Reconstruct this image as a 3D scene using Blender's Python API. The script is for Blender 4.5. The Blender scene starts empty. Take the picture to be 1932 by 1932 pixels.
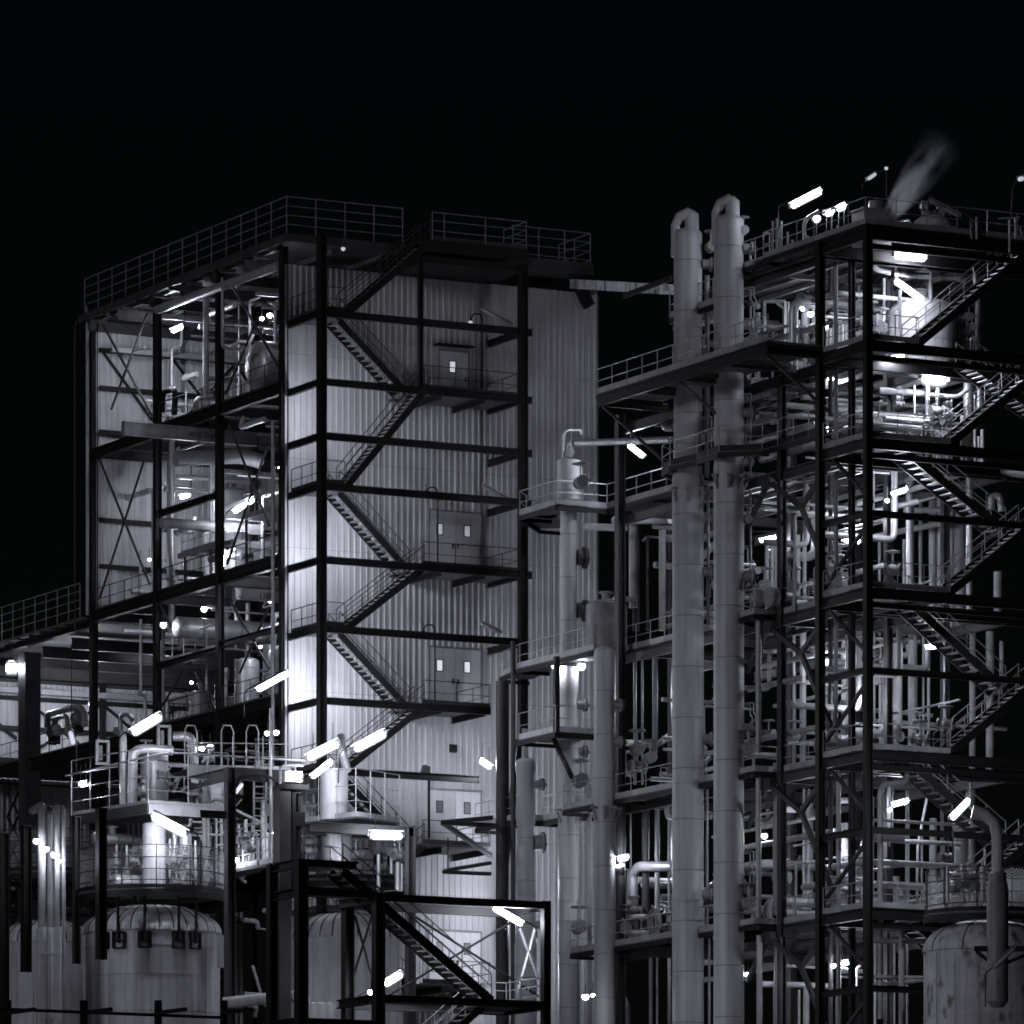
import bpy, math, random
from mathutils import Vector, Matrix
V = Vector
S = bpy.context.scene
COL = S.collection
rnd = random.Random(7)
PI = math.pi
# ---------------------------------------------------------------- survey
# World axes follow the plant grid: X runs along the building fronts, Y runs back
# along their sides.  The photograph was surveyed to find where things stand:
# a point of the picture is carried on to a known wall or frame plane.
FP, CPX, HOR = 12330.0, 966.0, 2850.0
_a = math.atan(23500 / FP)
FW = V((math.cos(_a), math.sin(_a), 0)); RT = V((math.sin(_a), -math.cos(_a), 0))
CAM = V((-127.104, -264.192, 1.7))
CROP = dict(a=(180,480,.36232), b=(700,500,.46584), c=(1500,400,.28986), d=(1960,340,.34369),
            e=(0,1080,.39337), f=(700,1200,.36232), g=(1300,1000,.36232), h=(1924,900,.36232),
            i=(0,1800,.4265), j=(680,1824,.41408), k=(1240,1800,.4265), l=(1824,1824,.41408), o=(0,0,1.35818), m=(0,1560,.21739), n=(280,1800,.24845), p=(560,1880,.2588), r=(1900,640,.20704), s=(2240,900,.19876), t=(2224,2180,.20704))
def Q(c, x, y):
    X, Y, s = CROP[c]; return ((X + x*s)/1.35818, (Y + y*s)/1.35818)
def ray(p): return FW + RT*((p[0]-CPX)/FP) + V((0,0,(HOR-p[1])/FP))
def PX(p, X): r = ray(p); return CAM + r*((X-CAM.x)/r.x)
def PY(p, Y): r = ray(p); return CAM + r*((Y-CAM.y)/r.y)
def PD(p, D): return CAM + ray(p)*D
def PZ(p, X, Y):                       # height of picture row p[1] at plan position X,Y
    d = (V((X,Y,0))-CAM); t = d.x*FW.x + d.y*FW.y
    return CAM.z + t*(HOR-p[1])/FP
def AT(p, w):                          # w = ('X',val) | ('Y',val) | depth
    if isinstance(w, tuple): return PX(p, w[1]) if w[0] == 'X' else PY(p, w[1])
    return PD(p, w)
def proj(P):
    d = P-CAM; t = d.x*FW.x+d.y*FW.y
    return (CPX+FP*(d.x*RT.x+d.y*RT.y)/t, HOR-FP*d.z/t, t)
# ---------------------------------------------------------------- materials
MATS = {}
def mat(name, col, rough=.6, metal=0., var=.25, scale=1.5, streak=0., bump=0., emit=0., spots=0.):
    m = bpy.data.materials.new(name); m.use_nodes = True; nt = m.node_tree; N = nt.nodes; L = nt.links
    b = N['Principled BSDF']; MATS[name] = m
    if isinstance(col, (int, float)): col = (col*.98, col*.99, col*1.03)
    b.inputs['Specular IOR Level'].default_value = .25 if isinstance(col,tuple) and col[0] < .06 else .5
    b.inputs['Roughness'].default_value = rough; b.inputs['Metallic'].default_value = metal
    if emit:
        b.inputs['Base Color'].default_value = (*col, 1)
        b.inputs['Emission Color'].default_value = (*col, 1); b.inputs['Emission Strength'].default_value = emit
        return m
    tc = N.new('ShaderNodeTexCoord'); nz = N.new('ShaderNodeTexNoise'); nz.inputs['Scale'].default_value = scale
    nz.inputs['Detail'].default_value = 6; nz.inputs['Roughness'].default_value = .65
    L.new(tc.outputs['Object'], nz.inputs['Vector'])
    rp = N.new('ShaderNodeMapRange'); rp.inputs[1].default_value = .3; rp.inputs[2].default_value = .7
    rp.inputs[3].default_value = 1-var; rp.inputs[4].default_value = 1+var*.6
    L.new(nz.outputs['Fac'], rp.inputs[0])
    mx = N.new('ShaderNodeMix'); mx.data_type = 'RGBA'; mx.blend_type = 'MULTIPLY'; mx.inputs[0].default_value = 1
    mx.inputs[6].default_value = (*col, 1); L.new(rp.outputs[0], mx.inputs[7]); out = mx.outputs[2]
    if streak:
        mp = N.new('ShaderNodeMapping'); mp.inputs['Scale'].default_value = (2.6, 2.6, .12); L.new(tc.outputs['Object'], mp.inputs[0])
        n2 = N.new('ShaderNodeTexNoise'); n2.inputs['Scale'].default_value = 1.6; n2.inputs['Detail'].default_value = 5
        L.new(mp.outputs[0], n2.inputs['Vector'])
        r2 = N.new('ShaderNodeMapRange'); r2.inputs[1].default_value = .46; r2.inputs[2].default_value = .72
        r2.inputs[3].default_value = 1; r2.inputs[4].default_value = 1-streak; L.new(n2.outputs['Fac'], r2.inputs[0])
        m2 = N.new('ShaderNodeMix'); m2.data_type = 'RGBA'; m2.blend_type = 'MULTIPLY'; m2.inputs[0].default_value = 1
        L.new(out, m2.inputs[6]); L.new(r2.outputs[0], m2.inputs[7]); out = m2.outputs[2]
    if spots:
        n3 = N.new('ShaderNodeTexNoise'); n3.inputs['Scale'].default_value = 1.1; n3.inputs['Detail'].default_value = 3
        mp3 = N.new('ShaderNodeMapping'); mp3.inputs['Scale'].default_value = (1.5, 1.5, .8); L.new(tc.outputs['Object'], mp3.inputs[0]); L.new(mp3.outputs[0], n3.inputs['Vector'])
        r3 = N.new('ShaderNodeMapRange'); r3.inputs[1].default_value = .55; r3.inputs[2].default_value = .66
        r3.inputs[3].default_value = 1; r3.inputs[4].default_value = 1-spots; L.new(n3.outputs['Fac'], r3.inputs[0])
        m3 = N.new('ShaderNodeMix'); m3.data_type = 'RGBA'; m3.blend_type = 'MULTIPLY'; m3.inputs[0].default_value = 1
        L.new(out, m3.inputs[6]); L.new(r3.outputs[0], m3.inputs[7]); out = m3.outputs[2]
    L.new(out, b.inputs['Base Color'])
    rr = N.new('ShaderNodeMapRange'); rr.inputs[3].default_value = max(.1, rough-.15); rr.inputs[4].default_value = min(1, rough+.15)
    L.new(nz.outputs['Fac'], rr.inputs[0]); L.new(rr.outputs[0], b.inputs['Roughness'])
    if bump:
        bp = N.new('ShaderNodeBump'); bp.inputs['Strength'].default_value = bump; bp.inputs['Distance'].default_value = .02
        n4 = N.new('ShaderNodeTexNoise'); n4.inputs['Scale'].default_value = scale*6; L.new(tc.outputs['Object'], n4.inputs['Vector'])
        L.new(n4.outputs['Fac'], bp.inputs['Height']); L.new(bp.outputs[0], b.inputs['Normal'])
    return m
mat('black steel paint', .012, .6, 0, .5, .8)
mat('dark steel paint', .05, .55, 0, .4, .8)
mat('galvanised steel', .36, .5, .35, .3, 2.)
mat('pale cladding', .42, .55, 0, .16, .35, .3)
mat('inner cladding', .54, .6, 0, .2, .4, .25)
mat('vessel paint', .54, .5, 0, .2, .5, .35, .1)
mat('column paint', .38, .5, 0, .1, .25, .28, .1)
mat('insulation sheet', .5, .42, .45, .25, 1.2, .2, .1)
mat('rusty tank paint', .56, .6, 0, .3, .7, .35, .2, 0, .75)
mat('pale pane', .16, .3)
mat('pipe paint', .33, .5, .1, .35, 1., .2)
mat('bright pipe sheet', .55, .4, .4, .25, 1.2)
mat('grey machinery paint', .22, .5, 0, .35, 1.5, .2)
mat('concrete', .3, .85, 0, .3, .2, 0, .3)
mat('dark rubber', .02, .7)
mat('door paint', .5, .5, 0, .12, .8, .15)
mat('lit window', (.9,.93,1.), emit=.55)
mat('dim window', (.9,.93,1.), emit=.22)
mat('lamp tube', (.86,.878,1.), emit=560.)
mat('lamp tube big', (.86,.878,1.), emit=210.)
mat('lamp tube strong', (.86,.878,1.), emit=760.)
mat('lamp bulb', (.86,.878,1.), emit=210.)
mat('wall light', (.86,.878,1.), emit=640.)
mat('lamp dim', (.86,.878,1.), emit=.5)
mat('lamp housing', .3, .45, .3)
def glow_cover_mat():  # half-clear shell whose own faint emission imitates the glow round a lamp
    m = bpy.data.materials.new('lamp glow cover'); m.use_nodes = True; nt = m.node_tree; N = nt.nodes; N.remove(N['Principled BSDF'])
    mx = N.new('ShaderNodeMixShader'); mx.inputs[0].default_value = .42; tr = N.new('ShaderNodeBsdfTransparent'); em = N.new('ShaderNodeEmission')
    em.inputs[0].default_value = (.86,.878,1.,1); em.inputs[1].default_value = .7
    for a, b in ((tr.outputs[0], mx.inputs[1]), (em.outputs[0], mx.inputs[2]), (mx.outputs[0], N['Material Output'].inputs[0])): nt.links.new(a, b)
    MATS['lamp glow cover'] = m
glow_cover_mat()
mat('floor plate', .10, .7, .1, .4, 1.)
mat('sign ink', .01, .7)
# ---------------------------------------------------------------- mesh builder
class M:
    def __init__(s): s.v = []; s.f = []
    def add(s, vs, fs):
        n = len(s.v); s.v += [V(p) for p in vs]; s.f += [tuple(i+n for i in f) for f in fs]; return s
    def bx(s, x0, x1, y0, y1, z0, z1):
        return s.add([(x0,y0,z0),(x1,y0,z0),(x1,y1,z0),(x0,y1,z0),(x0,y0,z1),(x1,y0,z1),(x1,y1,z1),(x0,y1,z1)],
                     [(3,2,1,0),(4,5,6,7),(0,1,5,4),(1,2,6,5),(2,3,7,6),(3,0,4,7)])
    def box(s, c, d): return s.bx(c[0]-d[0]/2,c[0]+d[0]/2,c[1]-d[1]/2,c[1]+d[1]/2,c[2]-d[2]/2,c[2]+d[2]/2)
    def bar(s, a, b, w, h, up=(0,0,1)):
        a = V(a); b = V(b); d = (b-a).normalized(); up = V(up)
        if abs(d.dot(up)) > .98: up = V((0,1,0))
        x = d.cross(up).normalized()*w/2; y = x.cross(d).normalized()*h/2
        return s.add([a-x-y,a+x-y,a+x+y,a-x+y,b-x-y,b+x-y,b+x+y,b-x+y],
                     [(0,3,2,1)[::-1],(4,5,6,7)[::-1],(0,1,5,4)[::-1],(1,2,6,5)[::-1],(2,3,7,6)[::-1],(3,0,4,7)[::-1]])
    def ib(s, a, b, w, h, t=.02, up=(0,0,1)):      # I section, h along up
        a = V(a); b = V(b); d = (b-a).normalized(); u = V(up)
        if abs(d.dot(u)) > .98: u = V((0,1,0))
        u = (u - d*u.dot(d)).normalized()
        s.bar(a+u*(h/2-t/2), b+u*(h/2-t/2), w, t, u); s.bar(a-u*(h/2-t/2), b-u*(h/2-t/2), w, t, u)
        return s.bar(a, b, t, h-2*t, u)
    def tube(s, pts, r, n=8, bend=0., cap=True):
        pts = [V(p) for p in pts]
        if bend and len(pts) > 2:
            q = [pts[0]]
            for i in range(1, len(pts)-1):
                p = pts[i]; u = (pts[i-1]-p); w = (pts[i+1]-p)
                k = min(bend, u.length*.45, w.length*.45); u.normalize(); w.normalize()
                A = p+u*k; B = p+w*k
                for j in range(6):
                    t = j/5; q.append(A*(1-t)**2 + p*2*t*(1-t) + B*t*t)
            q.append(pts[-1]); pts = q
        rs = r if isinstance(r, (list,tuple)) else [r]*len(pts)
        d0 = (pts[1]-pts[0]).normalized(); up = V((0,0,1)) if abs(d0.z) < .9 else V((1,0,0))
        x = d0.cross(up).normalized(); base = len(s.v); vs = []; fs = []
        for i, p in enumerate(pts):
            d = (pts[min(i+1,len(pts)-1)]-pts[max(i-1,0)]).normalized()
            x = (x - d*x.dot(d)).normalized(); y = d.cross(x)
            for k in range(n):
                a = 2*PI*k/n; vs.append(p + (x*math.cos(a)+y*math.sin(a))*rs[i])
        for i in range(len(pts)-1):
            for k in range(n):
                k2 = (k+1) % n; fs.append((i*n+k, i*n+k2, (i+1)*n+k2, (i+1)*n+k))
        if cap: fs.append(tuple(range(n))[::-1]); fs.append(tuple((len(pts)-1)*n+k for k in range(n)))
        return s.add(vs, fs)
    def lathe(s, c, prof, n=24, axis='Z', a0=0., a1=2*PI):
        c = V(c); full = abs(a1-a0-2*PI) < 1e-4; m = n if full else n+1; vs = []; fs = []
        for (r, h) in prof:
            for k in range(m):
                a = a0+(a1-a0)*k/n; u, w = r*math.cos(a), r*math.sin(a)
                vs.append(c + (V((u,w,h)) if axis == 'Z' else V((h,u,w)) if axis == 'X' else V((w,h,u))))
        for i in range(len(prof)-1):
            for k in range(n):
                k2 = (k+1) % m if full else k+1
                fs.append((i*m+k, i*m+k2, (i+1)*m+k2, (i+1)*m+k))
        return s.add(vs, fs)
    def plate(s, poly, z0, z1):            # horizontal polygon, given counter-clockwise
        n = len(poly); vs = [(p[0],p[1],z0) for p in poly]+[(p[0],p[1],z1) for p in poly]
        return s.add(vs, [tuple(range(n))[::-1], tuple(range(n,2*n))]+[(i,(i+1)%n,(i+1)%n+n,i+n) for i in range(n)])
    def build(s, name, m, parent=None, smooth=True):
        me = bpy.data.meshes.new(name); o = V(ORG.get(parent.name, (0,0,0))) if parent else V((0,0,0))
        me.from_pydata([v-o for v in s.v], [], s.f)
        me.materials.append(MATS[m] if isinstance(m, str) else m)
        if smooth:
            me.polygons.foreach_set('use_smooth', [True]*len(me.polygons)); me.set_sharp_from_angle(angle=math.radians(38))
        ob = bpy.data.objects.new(name, me); COL.objects.link(ob)
        if parent: ob.parent = parent; ORG[ob.name] = o
        return ob
ORG = {}
PIPES = []
def tag(o, label=None, cat=None, group=None, kind=None):
    if label: o['label'] = label
    if cat: o['category'] = cat
    if group: o['group'] = group
    if kind: o['kind'] = kind
    return o
def thing(name, label, cat, loc, group=None):
    o = bpy.data.objects.new(name, None); COL.objects.link(o); o.location = loc; o.empty_display_size = .3
    ORG[o.name] = V(loc); return tag(o, label, cat, group)
def one(m, name, matn, label, cat, group=None, kind=None):     # a thing that is one mesh, origin at its base
    c = sum(m.v, V((0,0,0)))/len(m.v); c.z = min(v.z for v in m.v); m.v = [v-c for v in m.v]
    o = m.build(name, matn); o.location = c; return tag(o, label, cat, group, kind)
def dome(r, h, n=7):                                            # profile of a dished end
    return [(r*math.cos(PI/2*i/n), h*math.sin(PI/2*i/n)) for i in range(n+1)][:-1]+[(.001, h)]
# ---------------------------------------------------------------- shared pieces
def rail(par, pts, h=1.05, step=1.5, mids=(.5,), toe=.14, m='galvanised steel', r=.024, toem=None, sub=True, name='railing'):
    pts = [V(p) for p in pts]; g = M()
    for i in range(len(pts)-1):
        a, b = pts[i], pts[i+1]; n = max(1, round((b-a).length/step))
        for k in range(n+1 if i == len(pts)-2 else n):
            p = a.lerp(b, k/n); g.tube([p, p+V((0,0,h))], r, 6)
    g.tube([p+V((0,0,h)) for p in pts], r*1.1, 6)
    for q in mids: g.tube([p+V((0,0,h*q)) for p in pts], r*.8, 6)
    o = g.build(name, m, par)
    if toe:
        t = M()
        for i in range(len(pts)-1): t.bar(pts[i]+V((0,0,toe/2)), pts[i+1]+V((0,0,toe/2)), .012, toe)
        t.build('toe_board', toem or m, par)
    return o
def flight(par, a, b, y0, y1, m='black steel paint', tm='galvanised steel', rm='galvanised steel', n=None, rails=(0,1), sw=.05, sh=.28, hr=1.0):
    # stair flight in the XZ plane from a=(x,z) up to b=(x,z), between rows y0,y1
    A0 = V((a[0],y0,a[1])); B0 = V((b[0],y0,b[1])); dy = V((0,y1-y0,0))
    g = M()
    for q in (V((0,0,0)), dy): g.bar(A0+q, B0+q, sw, sh)
    o = g.build('stair_flight', m, par)
    n = n or max(4, int((b[1]-a[1])/.2)); tmesh = None
    for k in range(n):
        t = (k+.6)/n; p = A0.lerp(B0, t)
        if tmesh is None:
            g = M(); w = (y1-y0)
            g.bx(-.14,.14,.03*(1 if w>0 else -1), w-.03*(1 if w>0 else -1), -.02, .02) if w > 0 else g.bx(-.14,.14,w+.03,-.03,-.02,.02)
            base = ORG[par.name]; mv = [v for v in g.v]; g.v = [v+base for v in mv]
            tr = g.build('tread', tm, o); tmesh = tr
        else:
            tr = tmesh.copy(); COL.objects.link(tr); tr.parent = o
        tr.location = p - ORG[par.name] - V((0,0,0))
    for k in rails:
        q = dy*k; g = M(); u = V((0,0,hr)); c = 5
        for i in range(c+1):
            p = A0.lerp(B0, i/c)+q; g.tube([p, p+u], .02, 6)
        g.tube([A0+q+u, B0+q+u], .024, 6); g.tube([A0+q+u*.55, B0+q+u*.55], .018, 6)
        g.build('handrail', rm, o)
    return o
LAMPS = []
def lamp(pa, pb, w, label, arm=None, r=.10, bright='lamp tube', group='fluorescent lamps of the plant', hood=True, aw=None):
    if bright == 'lamp tube' and r >= .15: bright = 'lamp tube big'
    A = AT(pa, w); B = AT(pb, w if aw is None else aw); c = (A+B)/2
    t = thing('tube_lamp', label, 'lamp', c, group); d = (B-A).normalized()
    def cap(q, e): 
        g = M(); hs = [(1-math.cos(a), math.sin(a)) for a in (.25,.6,1.,PI/2)]
        g.tube([A+d*(q*h+e) for h, _ in hs]+[B-d*(q*h+e) for h, _ in hs[::-1]], [q*w for _, w in hs]+[q*w for _, w in hs[::-1]], 10); return g
    if bright.startswith('lamp tube'):
        cap(r*.62, r*.4).build('lamp_tube', bright, t); cap(r*1.05, 0).build('lamp_glow_cover', 'lamp glow cover', t)  # bright core inside a shell that softens its edge with imitated glow
    else: cap(r, 0).build('lamp_tube', bright, t)
    if hood and not arm and bright.startswith('lamp tube'):
        for q in (.2, .8):
            p = A.lerp(B, q); dz = (-r, -r-1.3) if p.z > 54 and p.y < -5 else (r, r+.75); g = M(); g.tube([p+V((0,0,dz[0])), p+V((0,0,dz[1]))], .016, 5); g.build('hanger', 'dark steel paint', t)
    if hood:
        g = M(); up = V((0,0,1)); up = (up-d*up.dot(d)).normalized(); s = d.cross(up)
        off = up*(r+.03); e = d*.03
        g.bar(A-e+off, B+e+off, r*1.7, .04, up)
        for q in (A-e, B+e): g.bar(q-d*.02+up*r*.5, q+d*.02+up*r*.5, r*.9, r*1.1, up)
        g.build('lamp_housing', 'lamp housing', t)
    if arm:
        pts = [AT(p, w if aw is None else aw) for p in arm]
        g = M(); g.tube(pts, .03, 6, bend=.25); g.build('lamp_arm', 'dark steel paint', t)
    LAMPS.append(t); return t
def bulb(p, w, label, r=.11, hang=None, bright='lamp bulb', group='round bulkhead lamps of the plant'):
    c = AT(p, w); t = thing('bulkhead_lamp', label, 'lamp', c, group)
    r0 = r; r = r*(.8 if bright == 'lamp bulb' else 1)
    if bright == 'lamp bulb': g = M(); g.lathe(c, [(.001,-r0*1.2)]+[(r0*1.2*math.cos(a), r0*1.2*math.sin(a)) for a in [x*PI/10 for x in range(-4,3)]], 10); g.build('lamp_glow_cover', 'lamp glow cover', t)
    g = M(); g.lathe(c, [(.001,-r)]+[(r*math.cos(a), r*math.sin(a)) for a in [x*PI/10 for x in range(-4,3)]], 10); g.build('lamp_globe', bright, t)
    g = M(); g.lathe(c, [(r*.9,r*.55),(r*1.1,r*.6),(r*.8,r*1.3),(.001,r*1.35)], 10)
    hz = -1.3 if c.z > 54 and c.y < -5 else hang or .55; g.tube([c+V((0,0,math.copysign(r, hz))), c+V((0,0,hz))], .018, 6)
    g.build('lamp_cap', 'dark steel paint', t); return t
def pipe(pts, r, label, m='pipe paint', bend=None, name='pipe', cat='pipe', group=None, flanges=(), n=10, straps=0):
    pts = [V(p) for p in pts]; g = M(); g.tube(pts, r, n, bend if bend is not None else r*3)
    if not flanges and not straps:
        o = one(g, name, m, label, cat, group)
        if cat == 'pipe':
            q = [proj(p) for p in pts]; inside = any(-20 < a[0] < 1950 and a[1] < 1960 for a in q)
            PIPES.append((sum(math.hypot(a[0]-b[0], min(a[1],1932)-min(b[1],1932)) for a, b in zip(q, q[1:]))*r if inside else 0, o))
        return o
    c = min(pts, key=lambda p: p.z); t = thing(name, label, cat, c, group); g.build('pipe_run', m, t)
    for i, q in flanges:
        a, b = pts[i], pts[i+1]; d = (b-a).normalized(); p = a.lerp(b, q)
        f = M(); f.tube([p-d*.05, p+d*.05], r*1.55, 12); f.build('flange', m, t)
    return t
def valve(p, ax, r, label, group='valves on the pipework'):
    p = V(p); ax = V(ax).normalized(); t = thing('valve', label, 'valve', p, group)
    g = M(); g.tube([p-ax*r*2, p-ax*r*1.6, p-ax*r*1.5, p-ax*r*.4, p, p+ax*r*.4, p+ax*r*1.5, p+ax*r*1.6, p+ax*r*2], [r*1.4,r*1.4,r*.8,r*1.2,r*1.35,r*1.2,r*.8,r*1.4,r*1.4], 12)
    g.build('valve_body', 'grey machinery paint', t)
    s = V((0,0,1)) if abs(ax.z) < .7 else V((-.8,-.6,0)).normalized()
    g = M(); g.tube([p, p+s*r*4], r*.25, 6); g.build('stem', 'galvanised steel', t)
    u = s.orthogonal().normalized(); w = s.cross(u); c = p+s*r*4; g = M()
    g.tube([c+(u*math.cos(k*PI/8)+w*math.sin(k*PI/8))*r*1.7 for k in range(17)], r*.22, 6)
    for k in range(3): g.bar(c-(u*math.cos(k*PI/3)+w*math.sin(k*PI/3))*r*1.7, c+(u*math.cos(k*PI/3)+w*math.sin(k*PI/3))*r*1.7, r*.2, r*.2)
    g.build('handwheel', 'grey machinery paint', t); return t
def text(s, size, loc, rot, par, m='sign ink', name='lettering'):
    cu = bpy.data.curves.new(name, 'FONT'); cu.body = s; cu.size = size; cu.extrude = .004; cu.align_x = 'LEFT'
    o = bpy.data.objects.new('tmp', cu); COL.objects.link(o)
    me = bpy.data.meshes.new_from_object(o.evaluated_get(bpy.context.evaluated_depsgraph_get())); bpy.data.objects.remove(o)
    me.materials.clear(); me.materials.append(MATS[m]); ob = bpy.data.objects.new(name, me); COL.objects.link(ob)
    ob.rotation_euler = rot; ob.parent = par; ob.location = V(loc)-ORG[par.name]; return ob
# ================================================================ tall process building
ZR = 58.65                                    # roof deck
LV = [32.0, 38.3, 44.55, 52.3]               # floor levels
A = thing('process_building', 'tall pale clad process building with open steel bays on its left side', 'building', (8,10,0))
def clad(x0, x1, y, z0, z1, m, par, pitch=.30, d=.045, name='wall_cladding', n=V((0,-1,0)), along=V((1,0,0))):
    g = M(); k = int((x1-x0)/pitch); P = []
    for i in range(k+1):
        b = x0+i*pitch
        for u, w in ((0,0),(.16,0),(.19,1),(.27,1)): P.append((min(b+u,x1), w*d))
    P.append((x1,0)); vs = []; fs = []
    for (u, w) in P:
        p = along*u + n*w + (V((0,y,0)) if along.x else V((y,0,0)))
        vs += [p+V((0,0,z0)), p+V((0,0,z1))]
    for i in range(len(P)-1): fs.append((2*i,2*i+2,2*i+3,2*i+1))
    g.add(vs, fs); return g.build(name, m, par, smooth=False)
# front wall in lifts of sheeting with a lap line between them
cuts = [0, 24.5, 32.2, 38.5, 44.9, 48.9, 53.6, 57.6]
for i in range(len(cuts)-1):
    clad(0, 15.94, -.0-(.004 if i%2 else 0), cuts[i]+(.012 if i else 0), cuts[i+1], 'pale cladding', A, name='wall_cladding')
g = M(); g.bx(.0,15.9,.02,.20,0,57.6); g.bx(15.7,15.9,.2,20.6,0,57.6); g.build('wall_backing', 'dark steel paint', A)
g = M(); g.bx(-.05,.0,-.06,.2,0,57.6); g.bx(15.94,15.99,-.06,.2,0,57.6); g.build('corner_trim', 'dark steel paint', A)
# rear wall seen through the open bays
cz = [0, 31.7, 37.9, 44.0, 51.8, 58.2]
for i in (3,4): clad(.1, 15.6, 20.9-(.004 if i%2 else 0), cz[i]+.01, cz[i+1], 'inner cladding', A, name='rear_cladding')
g = M(); g.bx(.1,15.6,20.93,21.1,44.2,58.2); g.build('rear_wall_backing', 'dark steel paint', A)
for z in (46.7,48.9,53.1,55.2,57.0):
    g = M(); g.bx(.2,15.6,20.62,20.78,z-.11,z+.11); g.build('girt', 'black steel paint', A)
for (xa, za, xb, zb) in ((.3,57,3.6,53.1),(3.9,57,7.2,53.3),(3.9,53.3,7.2,56.8),(7.4,56.8,10.6,53.2),(7.4,53.2,10.6,56.8)):
    g = M(); g.bar((xa,20.7,za),(xb,20.7,zb),.1,.1); g.build('wall_brace', 'black steel paint', A)
# side columns of the open facade and inner columns
YC = [.12, 6.85, 13.7, 21.0]
for y in YC:
    g = M(); g.ib((0,y,0),(0,y,58.4),.34,.32,.03,(1,0,0)); g.build('column', 'black steel paint', A)
for x in (5.0, 10.2):
    for y in (6.85, 13.7):
        g = M(); g.ib((x,y,0),(x,y,58.2),.3,.3,.03,(1,0,0)); g.build('column', 'black steel paint', A)
# floors: edge beams on the facade, cross beams, joists
for z in LV:
    g = M(); g.ib((0,.3,z-.25),(0,20.9,z-.25),.3,.5,.03); g.build('edge_beam', 'black steel paint', A)
    for y in (.4,3.4,6.85,10.3,13.7,17.4,20.5):
        g = M(); g.ib((.15,y,z-.28),(15.5,y,z-.28),.2,.42,.02); g.build('floor_beam', 'dark steel paint', A)
    g = M()
    g.bx(.2,15.4,.25,20.6,z-.05,z)
    g.build('floor_deck', 'floor plate', A)
for (z, y0, y1) in ((41.3,0.3,6.8),(41.1,7,13.6),(48.2,7,13.6),(34.9,.3,20)):
    g = M(); g.ib((0,y0,z),(0,y1,z),.2,.3,.02); g.build('edge_beam', 'black steel paint', A)
# cross bracing rods in the open bays
for (p1, p2) in ((Q('a',215,940),Q('a',570,1600)),(Q('a',545,890),Q('a',290,1570)),(Q('a',1140,680),Q('a',1495,1310)),(Q('a',1325,920),Q('a',1100,1465)),
                 (Q('e',650,250),Q('e',975,1060)),(Q('e',940,250),Q('e',650,1150)),(Q('e',1490,20),Q('e',1755,680)),(Q('e',1735,180),Q('e',1480,930)),
                 (Q('e',1500,1170),Q('e',1755,1610)),(Q('e',1750,1210),Q('e',1560,1640)),(Q('e',1040,1190),Q('e',1190,1480)),(Q('e',1270,1630),Q('e',1390,1870)),(Q('e',1190,1630),Q('e',1060,1850))):
    g = M(); g.tube([PX(p1,.1), PX(p2,.1)], .065, 6); g.build('brace', 'dark steel paint', A)
# roof
g = M(); g.bx(-.45,15.0,-1.2,21.5,ZR-.12,ZR); g.bx(15.0,15.95,.0,21.5,ZR-1.1,ZR-.9); g.build('roof', 'floor plate', A)
g = M(); g.bx(-.6,-.45,-1.2,21.5,ZR-.3,ZR+.05); g.bx(-.6,15.0,-1.35,-1.2,ZR-.3,ZR+.05); g.build('roof_edge', 'dark steel paint', A)
for y in (3.4,6.85,10.3,13.7,17.3,20.6):
    g = M(); g.ib((-.4,y,ZR-.55),(15.6,y,ZR-.55),.22,.5,.02); g.build('roof_beam', 'dark steel paint', A)
for x in (0.,2.5,5.,7.5,10.):
    g = M(); g.ib((x,.3,ZR-.24),(x,21.3,ZR-.24),.14,.2,.015); g.build('purlin', 'galvanised steel', A)
for k in range(12):      # little outriggers that carry the roof walkway
    y = .4+k*1.8; g = M(); g.bar((-.55,y,ZR-.38),(.3,y,ZR-.38),.12,.14); g.build('outrigger', 'dark steel paint', A)
rail(A, [(-.5,20.9,ZR+.05),(-.5,-1.25,ZR+.05),(5.3,-1.25,ZR+.05)], 1.65, 1.62, (.25,.5,.75), 0, 'grey machinery paint', .024, name='roof_railing')
rail(A, [(10.9,-1.25,ZR-.2),(14.9,-1.25,ZR-.2),(14.9,1.8,ZR-.2)], 1.65, 1.5, (.25,.5,.75), .3, 'grey machinery paint', .022, toem='dark steel paint', name='roof_railing')
g = M(); g.bx(10.9,15.0,-1.4,-.02,ZR-.5,ZR-.25); g.build('roof_walkway', 'dark steel paint', A)
# floor railings
def frail(y0, y1, z): rail(A, [(-.05,y1,z),(-.05,y0,z)], 1.05, 1.6, (.5,), .12, 'dark steel paint', .022)
frail(.5,6.5,52.3); frail(7.2,13.4,52.3); frail(14,20.7,44.55); frail(7.2,13.4,44.55); frail(.5,6.5,44.55); frail(7.2,13.4,38.3); frail(.5,6.5,38.3); frail(.5,6.5,32.)
# rain pipes on the far left corner
pipe([PX(Q('a',122,845),-.3), PX(Q('a',122,845),-.3)-V((0,0,14.7))], .085, 'pale rain pipe down the far left corner of the tall building', 'pipe paint')
pipe([(-.35,22.2,58.6),(-.35,22.4,58.2),(-.35,22.4,43.9)], .04, 'thin dark conduit outside the rain pipe on the far left corner', 'dark steel paint')
pipe([PX(Q('e',1778,0),-.15), PX(Q('e',1778,0),-.15)-V((0,0,22))], .09, 'pale rain pipe beside the left edge of the pale front wall', 'pipe paint')
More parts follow.
